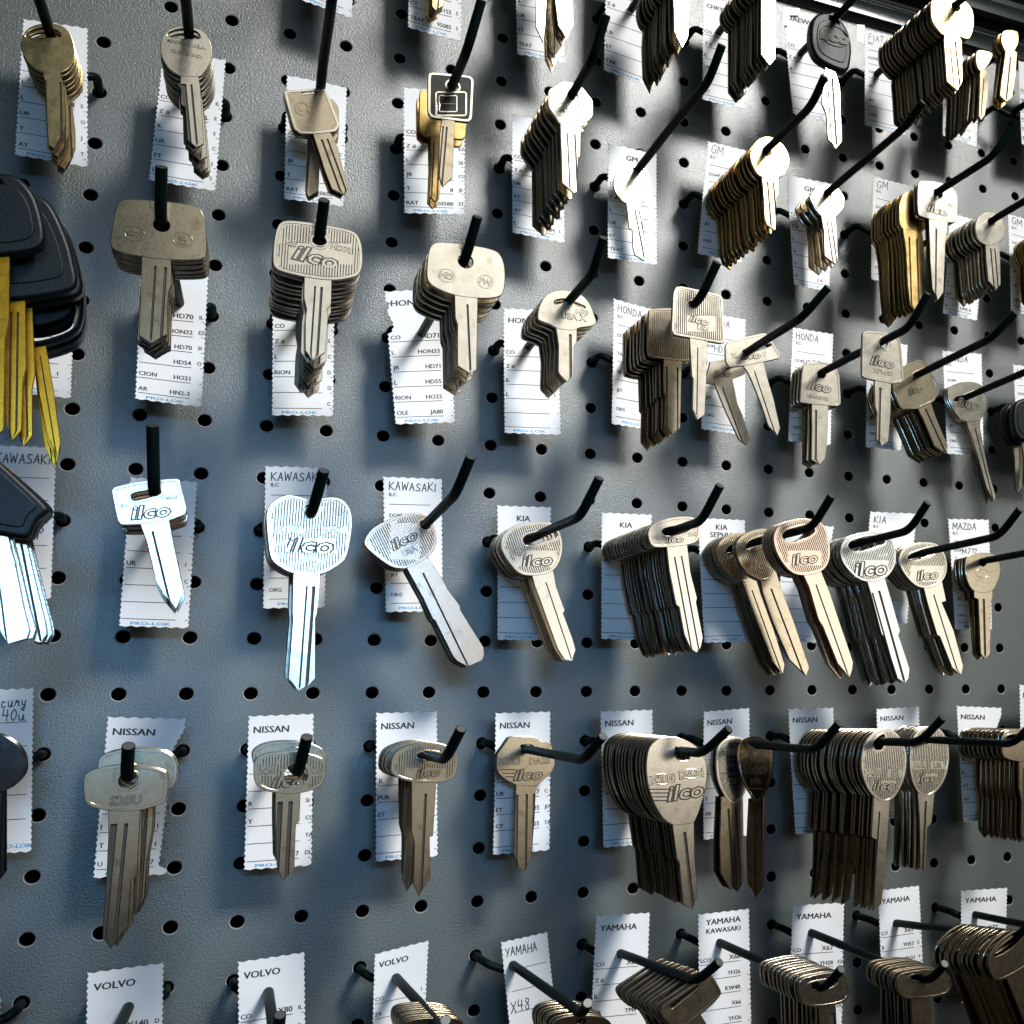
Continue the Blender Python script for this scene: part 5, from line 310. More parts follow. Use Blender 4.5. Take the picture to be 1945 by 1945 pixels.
# ------------------------------------------------------------------ mesh helpers (lists in mm, local x, up, out)
class MB:
    def __init__(s): s.v = []; s.f = []; s.mi = []
    def add(s, v, f, mi=0):
        o = len(s.v); s.v += [tuple(p) for p in v]; s.f += [tuple(i+o for i in q) for q in f]; s.mi += [mi]*len(f)
    def box(s, c, sx, sy, sz, ang=0, mi=0):
        ca, sa = math.cos(ang), math.sin(ang); v = []
        for dz in (-sz/2, sz/2):
            for dx, dy in ((-sx/2, -sy/2), (sx/2, -sy/2), (sx/2, sy/2), (-sx/2, sy/2)):
                v.append((c[0]+dx*ca-dy*sa, c[1]+dx*sa+dy*ca, c[2]+dz))
        s.add(v, [(0, 3, 2, 1), (4, 5, 6, 7), (0, 1, 5, 4), (1, 2, 6, 5), (2, 3, 7, 6), (3, 0, 4, 7)], mi)
    def mesh(s, name, mats, smooth=None):
        me = bpy.data.meshes.new(name)
        me.from_pydata([W(*p) for p in s.v], [], s.f)
        for m in (mats if isinstance(mats, (list, tuple)) else [mats]): me.materials.append(m)
        me.polygons.foreach_set('material_index', s.mi)
        bm = bmesh.new(); bm.from_mesh(me); bmesh.ops.recalc_face_normals(bm, faces=bm.faces)
        if smooth is not None:
            for e in bm.edges: e.smooth = len(e.link_faces) == 2 and e.calc_face_angle(0) < smooth
            for f in bm.faces: f.smooth = True
        bm.to_mesh(me); bm.free(); me.update(); return me
def link(name, me, parent=None, loc=None):
    o = bpy.data.objects.new(name, me); COL.objects.link(o)
    if parent: o.parent = parent
    if loc is not None: o.location = loc
    return o
def tag(o, label=None, cat=None, group=None, kind=None):
    if label: o['label'] = label
    if cat: o['category'] = cat
    if group: o['group'] = group
    if kind: o['kind'] = kind
    return o
def chaikin(p, n, r=.25):
    for _ in range(n):
        q = []
        for i in range(len(p)):
            a, b = p[i], p[(i+1) % len(p)]
            q += [(a[0]*(1-r)+b[0]*r, a[1]*(1-r)+b[1]*r), (a[0]*r+b[0]*(1-r), a[1]*r+b[1]*(1-r))]
        p = q
    return p
def inset(p, d):
    n = len(p); A = sum(p[i][0]*p[(i+1) % n][1]-p[(i+1) % n][0]*p[i][1] for i in range(n)); s = 1 if A > 0 else -1
    q = []
    for i in range(n):
        a, b, c = Vector(p[i-1]), Vector(p[i]), Vector(p[(i+1) % n])
        e1 = (b-a).normalized(); e2 = (c-b).normalized(); n1 = Vector((-e1.y, e1.x)); n2 = Vector((-e2.y, e2.x))
        m = (n1+n2); m = m.normalized() if m.length > 1e-6 else n1
        k = min(2.0, 1/max(.4, m.dot(n1)))
        q.append(tuple(b+m*(d*s*k)))
    return q
def circ(x, y, rx, ry=None, n=20): return [(x+rx*math.cos(2*math.pi*i/n), y+(ry or rx)*math.sin(2*math.pi*i/n)) for i in range(n)]
def inside(pt, poly):
    x, y = pt; c = False; j = len(poly)-1
    for i in range(len(poly)):
        if (poly[i][1] > y) != (poly[j][1] > y) and x < (poly[j][0]-poly[i][0])*(y-poly[i][1])/(poly[j][1]-poly[i][1])+poly[i][0]: c = not c
        j = i
    return c
def edged(pt, poly):
    best = 1e9; p = Vector(pt)
    for i in range(len(poly)):
        a, b = Vector(poly[i]), Vector(poly[(i+1) % len(poly)]); ab = b-a
        t = max(0, min(1, (p-a).dot(ab)/max(1e-9, ab.length_squared))); best = min(best, (a+ab*t-p).length)
    return best
def plate(mb, outline, holes, t, zc=0., bevel=.2, res=1, mi=0):
    """a flat plate with holes: a filled 2D curve, extruded and bevelled, turned into mesh data"""
    cu = bpy.data.curves.new('tmp', 'CURVE'); cu.dimensions = '2D'; cu.fill_mode = 'BOTH'
    cu.extrude = max(.01, t/2-bevel); cu.bevel_depth = bevel; cu.bevel_resolution = res; cu.offset = -bevel
    for p in [outline]+holes:
        sp = cu.splines.new('POLY'); sp.points.add(len(p)-1); sp.use_cyclic_u = True
        for i, q in enumerate(p): sp.points[i].co = (q[0], q[1], 0, 1)
    o = bpy.data.objects.new('tmp', cu); me = o.to_mesh()
    mb.add([(v.co.x, v.co.y, v.co.z+zc) for v in me.vertices], [tuple(p.vertices) for p in me.polygons], mi)
    o.to_mesh_clear(); bpy.data.objects.remove(o); bpy.data.curves.remove(cu)
TC = {}
def text(s, ext=0., off=0.):
    k = (s, ext, off)
    if k not in TC:
        cu = bpy.data.curves.new('tmp', 'FONT'); cu.body = s; cu.size = 1.4; cu.extrude = ext; cu.offset = off; cu.resolution_u = 2
        cu.align_x = 'LEFT'
        o = bpy.data.objects.new('tmp', cu); me = o.to_mesh()
        v = [tuple(p.co) for p in me.vertices]; f = [tuple(p.vertices) for p in me.polygons]
        x0 = min([p[0] for p in v] or [0]); x1 = max([p[0] for p in v] or [0])
        TC[k] = (v, f, x0, x1); o.to_mesh_clear(); bpy.data.objects.remove(o); bpy.data.curves.remove(cu)
    return TC[k]
# single-stroke hand lettering
HL = {
 'K': [[(0, 1), (.02, 0)], [(.55, 1), (.05, .48), (.6, 0)]], 'A': [[(0, 0), (.3, 1), (.55, 0)], [(.1, .38), (.5, .4)]],
 'W': [[(0, 1), (.15, 0), (.36, .75), (.55, 0), (.75, 1)]], 'S': [[(.5, .9), (.25, 1), (.05, .8), (.2, .55), (.45, .4), (.5, .15), (.25, 0), (0, .12)]],
 'I': [[(.1, 1), (.1, 0)]], 'H': [[(0, 1), (0, 0)], [(.55, 1), (.55, 0)], [(0, .5), (.55, .52)]],
 'O': [[(.3, 1), (.05, .75), (.02, .3), (.25, 0), (.52, .2), (.55, .7), (.3, 1)]], 'N': [[(0, 0), (.03, 1), (.5, .02), (.52, 1)]],
 'D': [[(.02, 1), (0, 0), (.35, .08), (.55, .45), (.4, .85), (.02, 1)]], 'G': [[(.55, .85), (.3, 1), (.05, .7), (.05, .25), (.3, 0), (.55, .15), (.56, .45), (.35, .45)]],
 'M': [[(0, 0), (.05, 1), (.35, .3), (.65, 1), (.72, 0)]], 'Z': [[(.02, 1), (.5, .98), (.02, .02), (.55, .02)]], 'Y': [[(0, 1), (.28, .5)], [(.55, 1), (.2, 0)]],
 'X': [[(0, 1), (.55, 0)], [(.55, 1), (0, 0)]], '4': [[(.1, 1), (.02, .45), (.55, .45)], [(.45, .9), (.42, 0)]], '8': [[(.45, .9), (.2, 1), (.08, .8), (.45, .35), (.4, .05), (.15, 0), (.05, .25), (.45, .7), (.45, .9)]],
 '7': [[(0, 1), (.5, 1), (.15, 0)], [(.12, .5), (.45, .5)]], '5': [[(.5, 1), (.1, 1), (.06, .58), (.35, .6), (.5, .35), (.35, .03), (.02, .05)]], 'F': [[(.02, 0), (.04, 1), (.5, 1)], [(.04, .55), (.42, .57)]],
 'T': [[(0, 1), (.6, 1)], [(.3, 1), (.28, 0)]], '1': [[(.05, .85), (.2, 1), (.2, 0)]], '0': [[(.28, 1), (.05, .7), (.05, .25), (.27, 0), (.5, .3), (.5, .75), (.28, 1)]],
 '9': [[(.5, .8), (.25, 1), (.05, .75), (.2, .5), (.48, .7), (.45, 0)]], '2': [[(.03, .8), (.25, 1), (.48, .8), (.03, .02), (.55, .02)]], '3': [[(.03, .9), (.3, 1), (.45, .78), (.2, .52), (.5, .3), (.3, 0), (0, .1)]],
 'R': [[(0, 0), (.02, 1), (.45, .95), (.45, .6), (.04, .5), (.55, 0)]], 'p': [[(.1, .6), (.05, -.45)], [(.1, .45), (.35, .62), (.5, .4), (.35, .12), (.1, .2)]],
 'c': [[(.45, .5), (.2, .6), (.03, .3), (.15, .02), (.5, .12)]], 'u': [[(0, .55), (.05, .1), (.3, .05), (.45, .55), (.45, .1), (.6, .05)]], 'r': [[(.0, .1), (.15, .55), (.2, .35), (.45, .5), (.42, .1), (.55, .05)]],
 'y': [[(0, .55), (.1, .15), (.35, .15), (.45, .55), (.3, -.4), (.0, -.3), (.45, .1)]], 'o': [[(.25, .55), (.03, .3), (.2, .02), (.45, .25), (.25, .55), (.5, .5)]],
}
def ribbon(mb, pts, wd, z, fn):
    for (x0, y0), (x1, y1) in zip(pts, pts[1:]):
        d = Vector((x1-x0, y1-y0)); l = d.length
        if l < 1e-6: continue
        d /= l; n = Vector((-d.y, d.x))*wd/2; e = d*wd*.35
        q = [(x0-e.x+n.x, y0-e.y+n.y), (x0-e.x-n.x, y0-e.y-n.y), (x1+e.x-n.x, y1+e.y-n.y), (x1+e.x+n.x, y1+e.y+n.y)]
        mb.add([fn(a, b, z) for a, b in q], [(0, 1, 2, 3)])
def hand(mb, s, x, y, h, wmax, fn, wd=.42):
    adv = .78; tot = sum({'I': .38, '1': .42, 'M': .95, 'W': .98, ' ': .4}.get(c, adv) for c in s); k = min(h*.95, wmax/tot)
    for c in s:
        jy = random.uniform(-.06, .06)*h; jh = random.uniform(.92, 1.06); sl = random.uniform(.02, .12)
        for st in HL.get(c, []):
            P = []
            for i, (a, b) in enumerate(st):
                P.append((x+(a+sl*b)*k, y+jy+b*h*jh))
            ribbon(mb, P, wd, .07, fn)
        x += k*{'I': .38, '1': .42, 'M': .95, 'W': .98, ' ': .4}.get(c, adv)

# ------------------------------------------------------------------ the board
P = 25.4; C0, C1, R0, R1 = -8, 27, -16, 10
TOPY = 424.5
def build_board():
    mb = MB(); N = 16; rh = 2.9; rr = 3.3; T = -5.0
    ys = {}
    for r in range(R0, R1+1):
        for c in range(C0, C1+1):
            cx, cy = c*P, -r*P; x0, x1, y0, y1 = cx-P/2, cx+P/2, cy-P/2, cy+P/2
            if r == R0: y1 = TOPY
            sq = []
            for i in range(N):
                a = 2*math.pi*i/N; ca, sa = math.cos(a), math.sin(a)
                t = min((x1-cx)/ca if ca > 1e-6 else (x0-cx)/ca if ca < -1e-6 else 1e9, (y1-cy)/sa if sa > 1e-6 else (y0-cy)/sa if sa < -1e-6 else 1e9)
                sq.append((cx+ca*t, cy+sa*t, 0))
            if r == R0: sq = [(max(x0, min(x1, q[0])), q[1], 0) for q in sq]
            # make sure the cell corners are on the ring
            for i, (kx, ky) in ((2, (x1, y1)), (6, (x0, y1)), (10, (x0, y0)), (14, (x1, y0))): sq[i] = (kx, ky, 0)
            v = sq+[(cx+rr*math.cos(2*math.pi*i/N), cy+rr*math.sin(2*math.pi*i/N), 0) for i in range(N)]
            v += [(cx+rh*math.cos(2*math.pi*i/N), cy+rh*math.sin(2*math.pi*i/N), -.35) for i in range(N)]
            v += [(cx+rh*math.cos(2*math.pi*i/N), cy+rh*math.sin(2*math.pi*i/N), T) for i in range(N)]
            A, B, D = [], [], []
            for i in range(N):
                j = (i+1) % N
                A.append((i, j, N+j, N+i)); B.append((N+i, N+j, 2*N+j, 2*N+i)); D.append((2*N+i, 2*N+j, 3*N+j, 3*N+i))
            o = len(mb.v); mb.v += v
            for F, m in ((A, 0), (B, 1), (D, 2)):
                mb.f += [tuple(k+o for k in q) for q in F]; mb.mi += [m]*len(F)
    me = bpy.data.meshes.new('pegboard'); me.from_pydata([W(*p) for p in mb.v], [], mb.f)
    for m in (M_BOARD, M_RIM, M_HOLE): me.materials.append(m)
    me.polygons.foreach_set('material_index', mb.mi)
    bm = bmesh.new(); bm.from_mesh(me); bmesh.ops.remove_doubles(bm, verts=bm.verts, dist=2e-6); bm.to_mesh(me); bm.free()
    o = link('pegboard_wall', me); tag(o, 'grey textured pegboard wall full of small round holes', 'pegboard', kind='structure')
    mb = MB(); X0, X1 = (C0-.5)*P, (C1+.5)*P
    mb.box(((X0+X1)/2, (TOPY+60-(R1+.5)*P)/2, -45), X1-X0, TOPY+60+(R1+.5)*P, 4)
    o = link('back_panel_wall', mb.mesh('back_panel', M_BACK)); tag(o, 'dark backing wall seen through the pegboard holes', 'wall', kind='structure')
build_board()
def build_rail():
    mb = MB(); X0, X1 = (C0-.5)*P, (C1+.5)*P
    prof = [(-30, 0.8), (.8, 1.2), (1.6, 5), (3, 6.5), (12, 6.5), (13.5, 5.5), (15, 6.5), (20, 6.5), (21.5, 8), (21.5, 16), (23, 18), (30, 18.5), (33, 17), (35, 13), (40, 13), (42, 16), (48, 17), (52, 16), (54, 10), (62, 10), (64, 14), (90, 15), (92, 0), (92, -20), (-30, -20)]
    prof = [(u+TOPY+.3 if u > 0 else TOPY+.3, o) for u, o in prof]
    prof = [p for i, p in enumerate(prof) if i == 0 or p != prof[i-1]]
    n = len(prof); v = [(X0, *p) for p in prof]+[(X1, *p) for p in prof]
    mb.add(v, [(i, (i+1) % n, n+(i+1) % n, n+i) for i in range(n)]+[tuple(range(n)), tuple(range(n, 2*n))])
    o = link('black_rail', mb.mesh('black_rail', M_RAIL, .6)); tag(o, 'glossy black ribbed rail running along the top of the pegboard', 'rail')
build_rail()

# ------------------------------------------------------------------ hooks
def tube(mb, pts, r, n=10, cap=True):
    rings = []; up = Vector((0, 1, .2)).normalized()
    for i, p in enumerate(pts):
        a = pts[max(0, i-1)]; b = pts[min(len(pts)-1, i+1)]; d = (Vector(b)-Vector(a)).normalized()
        s = d.cross(up); s = s.normalized() if s.length > 1e-3 else Vector((1, 0, 0)); t = s.cross(d).normalized(); up = t
        rings.append([tuple(Vector(p)+s*r*math.cos(2*math.pi*k/n)+t*r*math.sin(2*math.pi*k/n)) for k in range(n)])
    v = [q for rg in rings for q in rg]; f = []
    for i in range(len(pts)-1):
        for k in range(n): f.append((i*n+k, i*n+(k+1) % n, (i+1)*n+(k+1) % n, (i+1)*n+k))
    if cap: f += [tuple(range(n)), tuple(range((len(pts)-1)*n, len(pts)*n))]
    mb.add(v, f)
def fillet(a, b, c, d, n=6):
    a, b, c = Vector(a), Vector(b), Vector(c); u = (a-b).normalized()*min(d, (a-b).length*.45); v = (c-b).normalized()*min(d, (c-b).length*.45)
    return [tuple((b+u)*(1-t)**2+2*b*t*(1-t)+(b+v)*t*t) for t in [i/n for i in range(n+1)]]
HK = {}
ROD = 2.05
for (cr, b, B, T, lab) in HOOKS:
    c, r = cr; b, B, T = Vector(b), Vector(B), Vector(T)
    HK[tuple(cr)] = (b, B, T)
    jit = random.uniform(-1.2, 1.2)
    mb = MB(); start = b-Vector((0, 0, 1.5)); mid = b.lerp(B, .5)+Vector((random.uniform(-.3, .3), random.uniform(-.1, .35), 0))
    path = [tuple(start), tuple(b.lerp(B, .25)), tuple(mid), tuple(b.lerp(B, .8))]+fillet(tuple(mid), tuple(B), tuple(T), 7)+[tuple(T)]
    tube(mb, path, ROD, 12)
    me = mb.mesh('rod', M_HOOK, .9)
    ho = link('peg_hook', me); tag(ho, lab, 'hook', 'wire hooks plugged into the pegboard in rows')
    yb = -r*P; x0 = c*P
    mb = MB()
    L_, R_ = x0-P/2, x0+P/2; yc = b.y-1.0; zc = b.z-3.6
    p = [(L_, yb, -16), (L_, yb, 6)]+fillet((L_, yb, 6), (L_, yb-.5, zc-2), (L_+7, yc-1, zc), 6)+[(L_+9, yc-1.2, zc), (x0, yc, zc), (R_-9, yc-1.2, zc)]+fillet((R_-7, yc-1, zc), (R_, yb-.5, zc-2), (R_, yb, 6), 6)+[(R_, yb, 6), (R_, yb, -16)]
    tube(mb, p, 1.9, 10)
    link('base_wire', mb.mesh('base_wire', M_HOOK, .9), ho)
    mb = MB(); d = (T-B).normalized(); tube(mb, [tuple(T-d*.3), tuple(T+d*.12)], ROD*.86, 12)
    link('end_cap', mb.mesh('end_cap', M_CAP), ho)

# ------------------------------------------------------------------ cards
def build_card(cd):
    q = [Vector(p) for p in cd['q']]; z0 = 24.0
    Wd, Hd = 26.0, 66.0; rnd = random.Random(str(cd['h'])); bow = rnd.uniform(-1.2, 1.6); tip = rnd.uniform(-.8, 1.2); tw = rnd.uniform(-.8, .8)
    def fn(x, y, dz=0.):
        u, v = x/Wd, y/Hd
        p = (q[0]*(1-u)+q[1]*u)*(1-v)+(q[2]*(1-u)+q[3]*u)*v
        zz = z0-.35+bow*((v-.25)**2)*2.2+tip*(u-.5)*(v-.3)+tw*(u-.5)**2*3
        return (p.x, p.y, zz+dz)
    mb = MB(); nx, ny = 12, 56
    for side in (0, 1):
        V = []
        for j in range(ny+1):
            for i in range(nx+1):
                x, y = Wd*i/nx, Hd*j/ny
                saw = .30*(1 if j % 2 else -1)+rnd.uniform(-.08, .08)
                if i == 0: x += saw
                if i == nx: x += saw
                if j in (0, ny): y += .30*(1 if i % 2 else -1)
                if cd['o'] == 1 and i <= 1 and 4 < j < 18: x += (1.5+.9*math.sin(j*.55))*(1-i*.35)
                if cd['o'] == 2:
                    if i >= nx-2 and 5 <= j < 54: x -= 3.0*min(1, (j-4)/7)*(1 if i == nx else .75 if i == nx-1 else .4)
                V.append(fn(x, y, .0 if side == 0 else -.28))
        F = [(j*(nx+1)+i, j*(nx+1)+i+1, (j+1)*(nx+1)+i+1, (j+1)*(nx+1)+i) for j in range(ny) for i in range(nx)]
        mb.add(V, F)
    n1 = (nx+1)*(ny+1); ring = [i for i in range(nx+1)]+[j*(nx+1)+nx for j in range(1, ny+1)]+[ny*(nx+1)+i for i in range(nx-1, -1, -1)]+[j*(nx+1) for j in range(ny-1, 0, -1)]
    for a, b_ in zip(ring, ring[1:]+ring[:1]): mb.f.append((a, b_, n1+b_, n1+a)); mb.mi.append(0)
    o = link('label_card', mb.mesh('label_card', M_PAPER, .8)); tag(o, cd['d'], 'card', 'white cards pierced by the hooks')
    ink, blue, pen = MB(), MB(), MB()
    def put(dst, s, x, ybase, h, align='l', sx=1., shear=0., bold=0.):
        if not s: return
        v, f, x0, x1 = text(s, 0., 0.); k = h; wd = (x1-x0)*k*sx
        ox = x-{'l': 0, 'r': wd, 'c': wd/2}[align]
        for q_, (jx, jy) in enumerate(((0, 0), (.045, .02), (.09, -.01)) if bold else ((0, 0),)):
            V = [fn(ox+((p[0]-x0)+jx+shear*p[1])*k*sx, ybase-(p[1]+jy)*k, .06+.012*q_) for p in v]
            dst.add(V, f)
    def line(x0, x1, y, wd=.30):
        nseg = 4
        for i in range(nseg):
            a, b_ = x0+(x1-x0)*i/nseg, x0+(x1-x0)*(i+1)/nseg
            ink.add([fn(a, y-wd/2, .06), fn(b_, y-wd/2, .06), fn(b_, y+wd/2, .06), fn(a, y+wd/2, .06)], [(0, 1, 2, 3)])
    if cd['s'] == 'P':
        t = cd['T'].split('/')
        for i, s in enumerate(t):
            put(ink, s, 1.9 if (len(t) == 1 and len(s) > 4) else 12.5, (7.4 if len(t) == 1 else 5.8)+i*4.2, 2.9 if len(s) < 8 else 2.4, 'l' if (len(t) == 1 and len(s) > 4) else 'c', 1.06, .04, .012)
        for i in range(6):
            y = 25.2+i*7.5
            line(.7, 21.2, y); line(24.6, 25.7, y)
            if i < len(cd['l']): put(ink, cd['l'][i], .8, y-1.2, 2.0, 'l', 1.0, 0, .008)
            if i < len(cd['r']): put(ink, cd['r'][i], 20.9, y-1.2, 2.4 if i == 0 else 2.05, 'r', 1.0, 0, .014 if i == 0 else .006)
            if i < len(cd['c']): put(ink, cd['c'][i][:2], 23.4, y-1.5, 1.8, 'l', .92, 0, .006)
        put(blue, 'PRO-LOK', 4.0, 65.2, 1.25, 'l', 2.05, 0, .03)
    elif cd['s'] == 'H':
        for i, s in enumerate(('ILC', 'DOM', 'TAY', 'SIL', 'JET', 'ORG')):
            y = 13.4+i*9.7
            line(2.3, 20.5, y); put(ink, s, 2.3, y-3.4+(0 if i else -.6), 1.75, 'l', 1.0, 0, .008)
        put(blue, 'PRO-LOK', 6.0, 64.8, 1.25, 'l', 1.9, 0, .03)
        def fy(a, b_, z): return fn(a, 6.4-b_, z)
        hand(pen, cd['T'], 2.4, 0, 4.0 if len(cd['T']) > 2 else 5.0, 21.5 if len(cd['T']) > 2 else 14, fy, .48)
        for s in cd['w']:
            def fy2(a, b_, z): return fn(a, 21.6-b_, z)
            hand(pen, s, 7.5, 0, 3.8, 14, fy2, .42)
    else:
        for i in range(6 if cd['s'] != 'C' else 5): line(.8 if cd['s'] == 'C' else 3, 23.8, 13.6+i*9.8)
        if cd['s'] == 'C': put(blue, 'PRO-LOK', 12.0, 64.2, 1.6, 'l', 1.5, .2, .03)
        def fy(a, b_, z): return fn(a, 7.2-b_, z)
        hand(pen, cd['T'], 13 if cd['s'] == 'C' else 1.5, 0, 4.6 if cd['s'] == 'C' else 4.0, 11 if cd['s'] == 'C' else 23, fy, .5)
        yy = {'p': 38, 'X48': 33, '40u': 13.0}[cd['w'][0]]; xx = {'p': 19.5, 'X48': 1.5, '40u': 13.5}[cd['w'][0]]
        def fy2(a, b_, z): return fn(a, yy-b_, z)
        pen2 = MB(); hand(pen2, cd['w'][0], xx, 0, 5.2 if cd['w'][0] == 'X48' else 5, 15 if cd['w'][0] == 'X48' else 10, fy2, .5)
    if ink.v: link('print', ink.mesh('print', M_INK), o)
    if blue.v: link('logo', blue.mesh('logo', M_BLUE), o)
    if cd['s'] in ('H2', 'C'): link('handwriting', pen2.mesh('handwriting', M_PEN), o)
    if pen.v: link('handwriting', pen.mesh('handwriting', M_PEN), o)
for cd in CARDS: build_card(cd)
def tape(name, pts, z, lab):
    mb = MB(); n = len(pts); v = [(x, y, z) for x, y in pts]+[(x, y, z-.3) for x, y in pts]
    mb.add(v, [tuple(range(n)), tuple(range(n, 2*n))]+[(i, (i+1) % n, n+(i+1) % n, n+i) for i in range(n)])
    tag(link(name, mb.mesh(name, M_TAPE)), lab, 'tape')

tape('tape_strip', [[354.71, 406.81], [360.02, 407.74], [359.11, 395.42], [354.48, 395.62]], 25.2, 'short upright strip of white tape right of the round black-headed key')
tape('tape_strip', [[305.8, 404.19], [316.76, 406.72], [316.71, 402.24], [310.29, 400.41], [309.34, 393.41], [306.12, 392.77]], 25.2, 'torn angled bit of white tape on the card left of the black-headed key')

# ------------------------------------------------------------------ keys
def blade_mesh(K):
    Lp = [Vector(p) for p in K['l']]; Rp = [Vector(p) for p in K['r']]; top = (Lp[0]+Rp[0])/2; tip = Lp[-1]
    ax = (tip-top).normalized(); wx = Vector((-ax.y, ax.x))
    if (Rp[0]-Lp[0]).dot(wx) < 0: wx = -wx
    def sw(chain):
        o = []
        for p in chain:
            s, w_ = (p-top).dot(ax), (p-top).dot(wx)
            if o and s <= o[-1][0]+.02: s = o[-1][0]+.02
            o.append((s, w_))
        return o
    l, r = sw(Lp), sw(Rp); smax = (tip-top).dot(ax)
    def at(ch, s):
        if s <= ch[0][0]: return ch[0][1]
        for (s0, w0), (s1, w1) in zip(ch, ch[1:]):
            if s <= s1: return w0+(w1-w0)*(s-s0)/max(1e-6, s1-s0)
        return ch[-1][1]
    S = sorted(set([round(s, 3) for s, _ in l+r if -1 < s < smax]+[smax*i/14 for i in range(15)]))
    S = [s for i, s in enumerate(S) if i == 0 or s-S[i-1] > .015]
    w0 = sum(at(l, s) for s in (.1, smax*.3))/2; w1 = sum(at(r, s) for s in (.1, smax*.3))/2
    g0 = smax*.10; S = sorted(set(S+[g0, g0+.6])); S = [-1.6]+S
    if K.get('teeth'): S = sorted(set(S+[smax*.15+i*.7 for i in range(int(smax*.75/.7))]))
    th = K['t']-.25; f0, b0 = th/2, -th/2; c = .16
    prof = [(0, f0, 0)]
    for a, b_ in K['g']: prof += [(a+.001, f0, 0), (a+.02, f0, 1), (b_-.02, f0, 1), (b_-.001, f0, 0)]
    prof.append((1, f0, 0))
    mb = MB(); rows = []
    for k, s in enumerate(S):
        a, b_ = at(l, max(0, s)), at(r, max(0, s))
        if K.get('teeth') and smax*.12 < s < smax*.9: b_ -= (.35 if k % 2 else 0); a += (.3 if k % 2 else 0)
        if b_-a < .12: b_ = a+.12
        row = []
        for fr, z, gr in prof:
            ww = w0+(w1-w0)*fr; ww = min(max(ww, a+c), b_-c) if 0 < fr < 1 else (a+c if fr == 0 else b_-c)
            if b_-a < 2*c: ww = (a+b_)/2
            row.append((ww, z-(.7 if gr and s > g0+.3 else 0)))
        row += [(b_, f0-c), (b_, b0+c), (max(b_-c, (a+b_)/2), b0), (min(a+c, (a+b_)/2), b0), (a, b0+c), (a, f0-c)]
        rows.append([(top+ax*s+wx*w_, z) for w_, z in row])
    n = len(rows[0]); v = [(p.x, p.y, z) for rw in rows for p, z in rw]
    f = [(i*n+k, i*n+(k+1) % n, (i+1)*n+(k+1) % n, (i+1)*n+k) for i in range(len(rows)-1) for k in range(n)]
    mi = [1 if (k+1 < len(prof) and prof[k][2] and prof[k+1][2] and S[i] > g0) else 0 for i in range(len(rows)-1) for k in range(n)]+[0, 0]
    f += [tuple(range(n)), tuple(range((len(rows)-1)*n, len(rows)*n))]
    mb.add(v, f); mb.mi = mi
    return mb, ax, wx
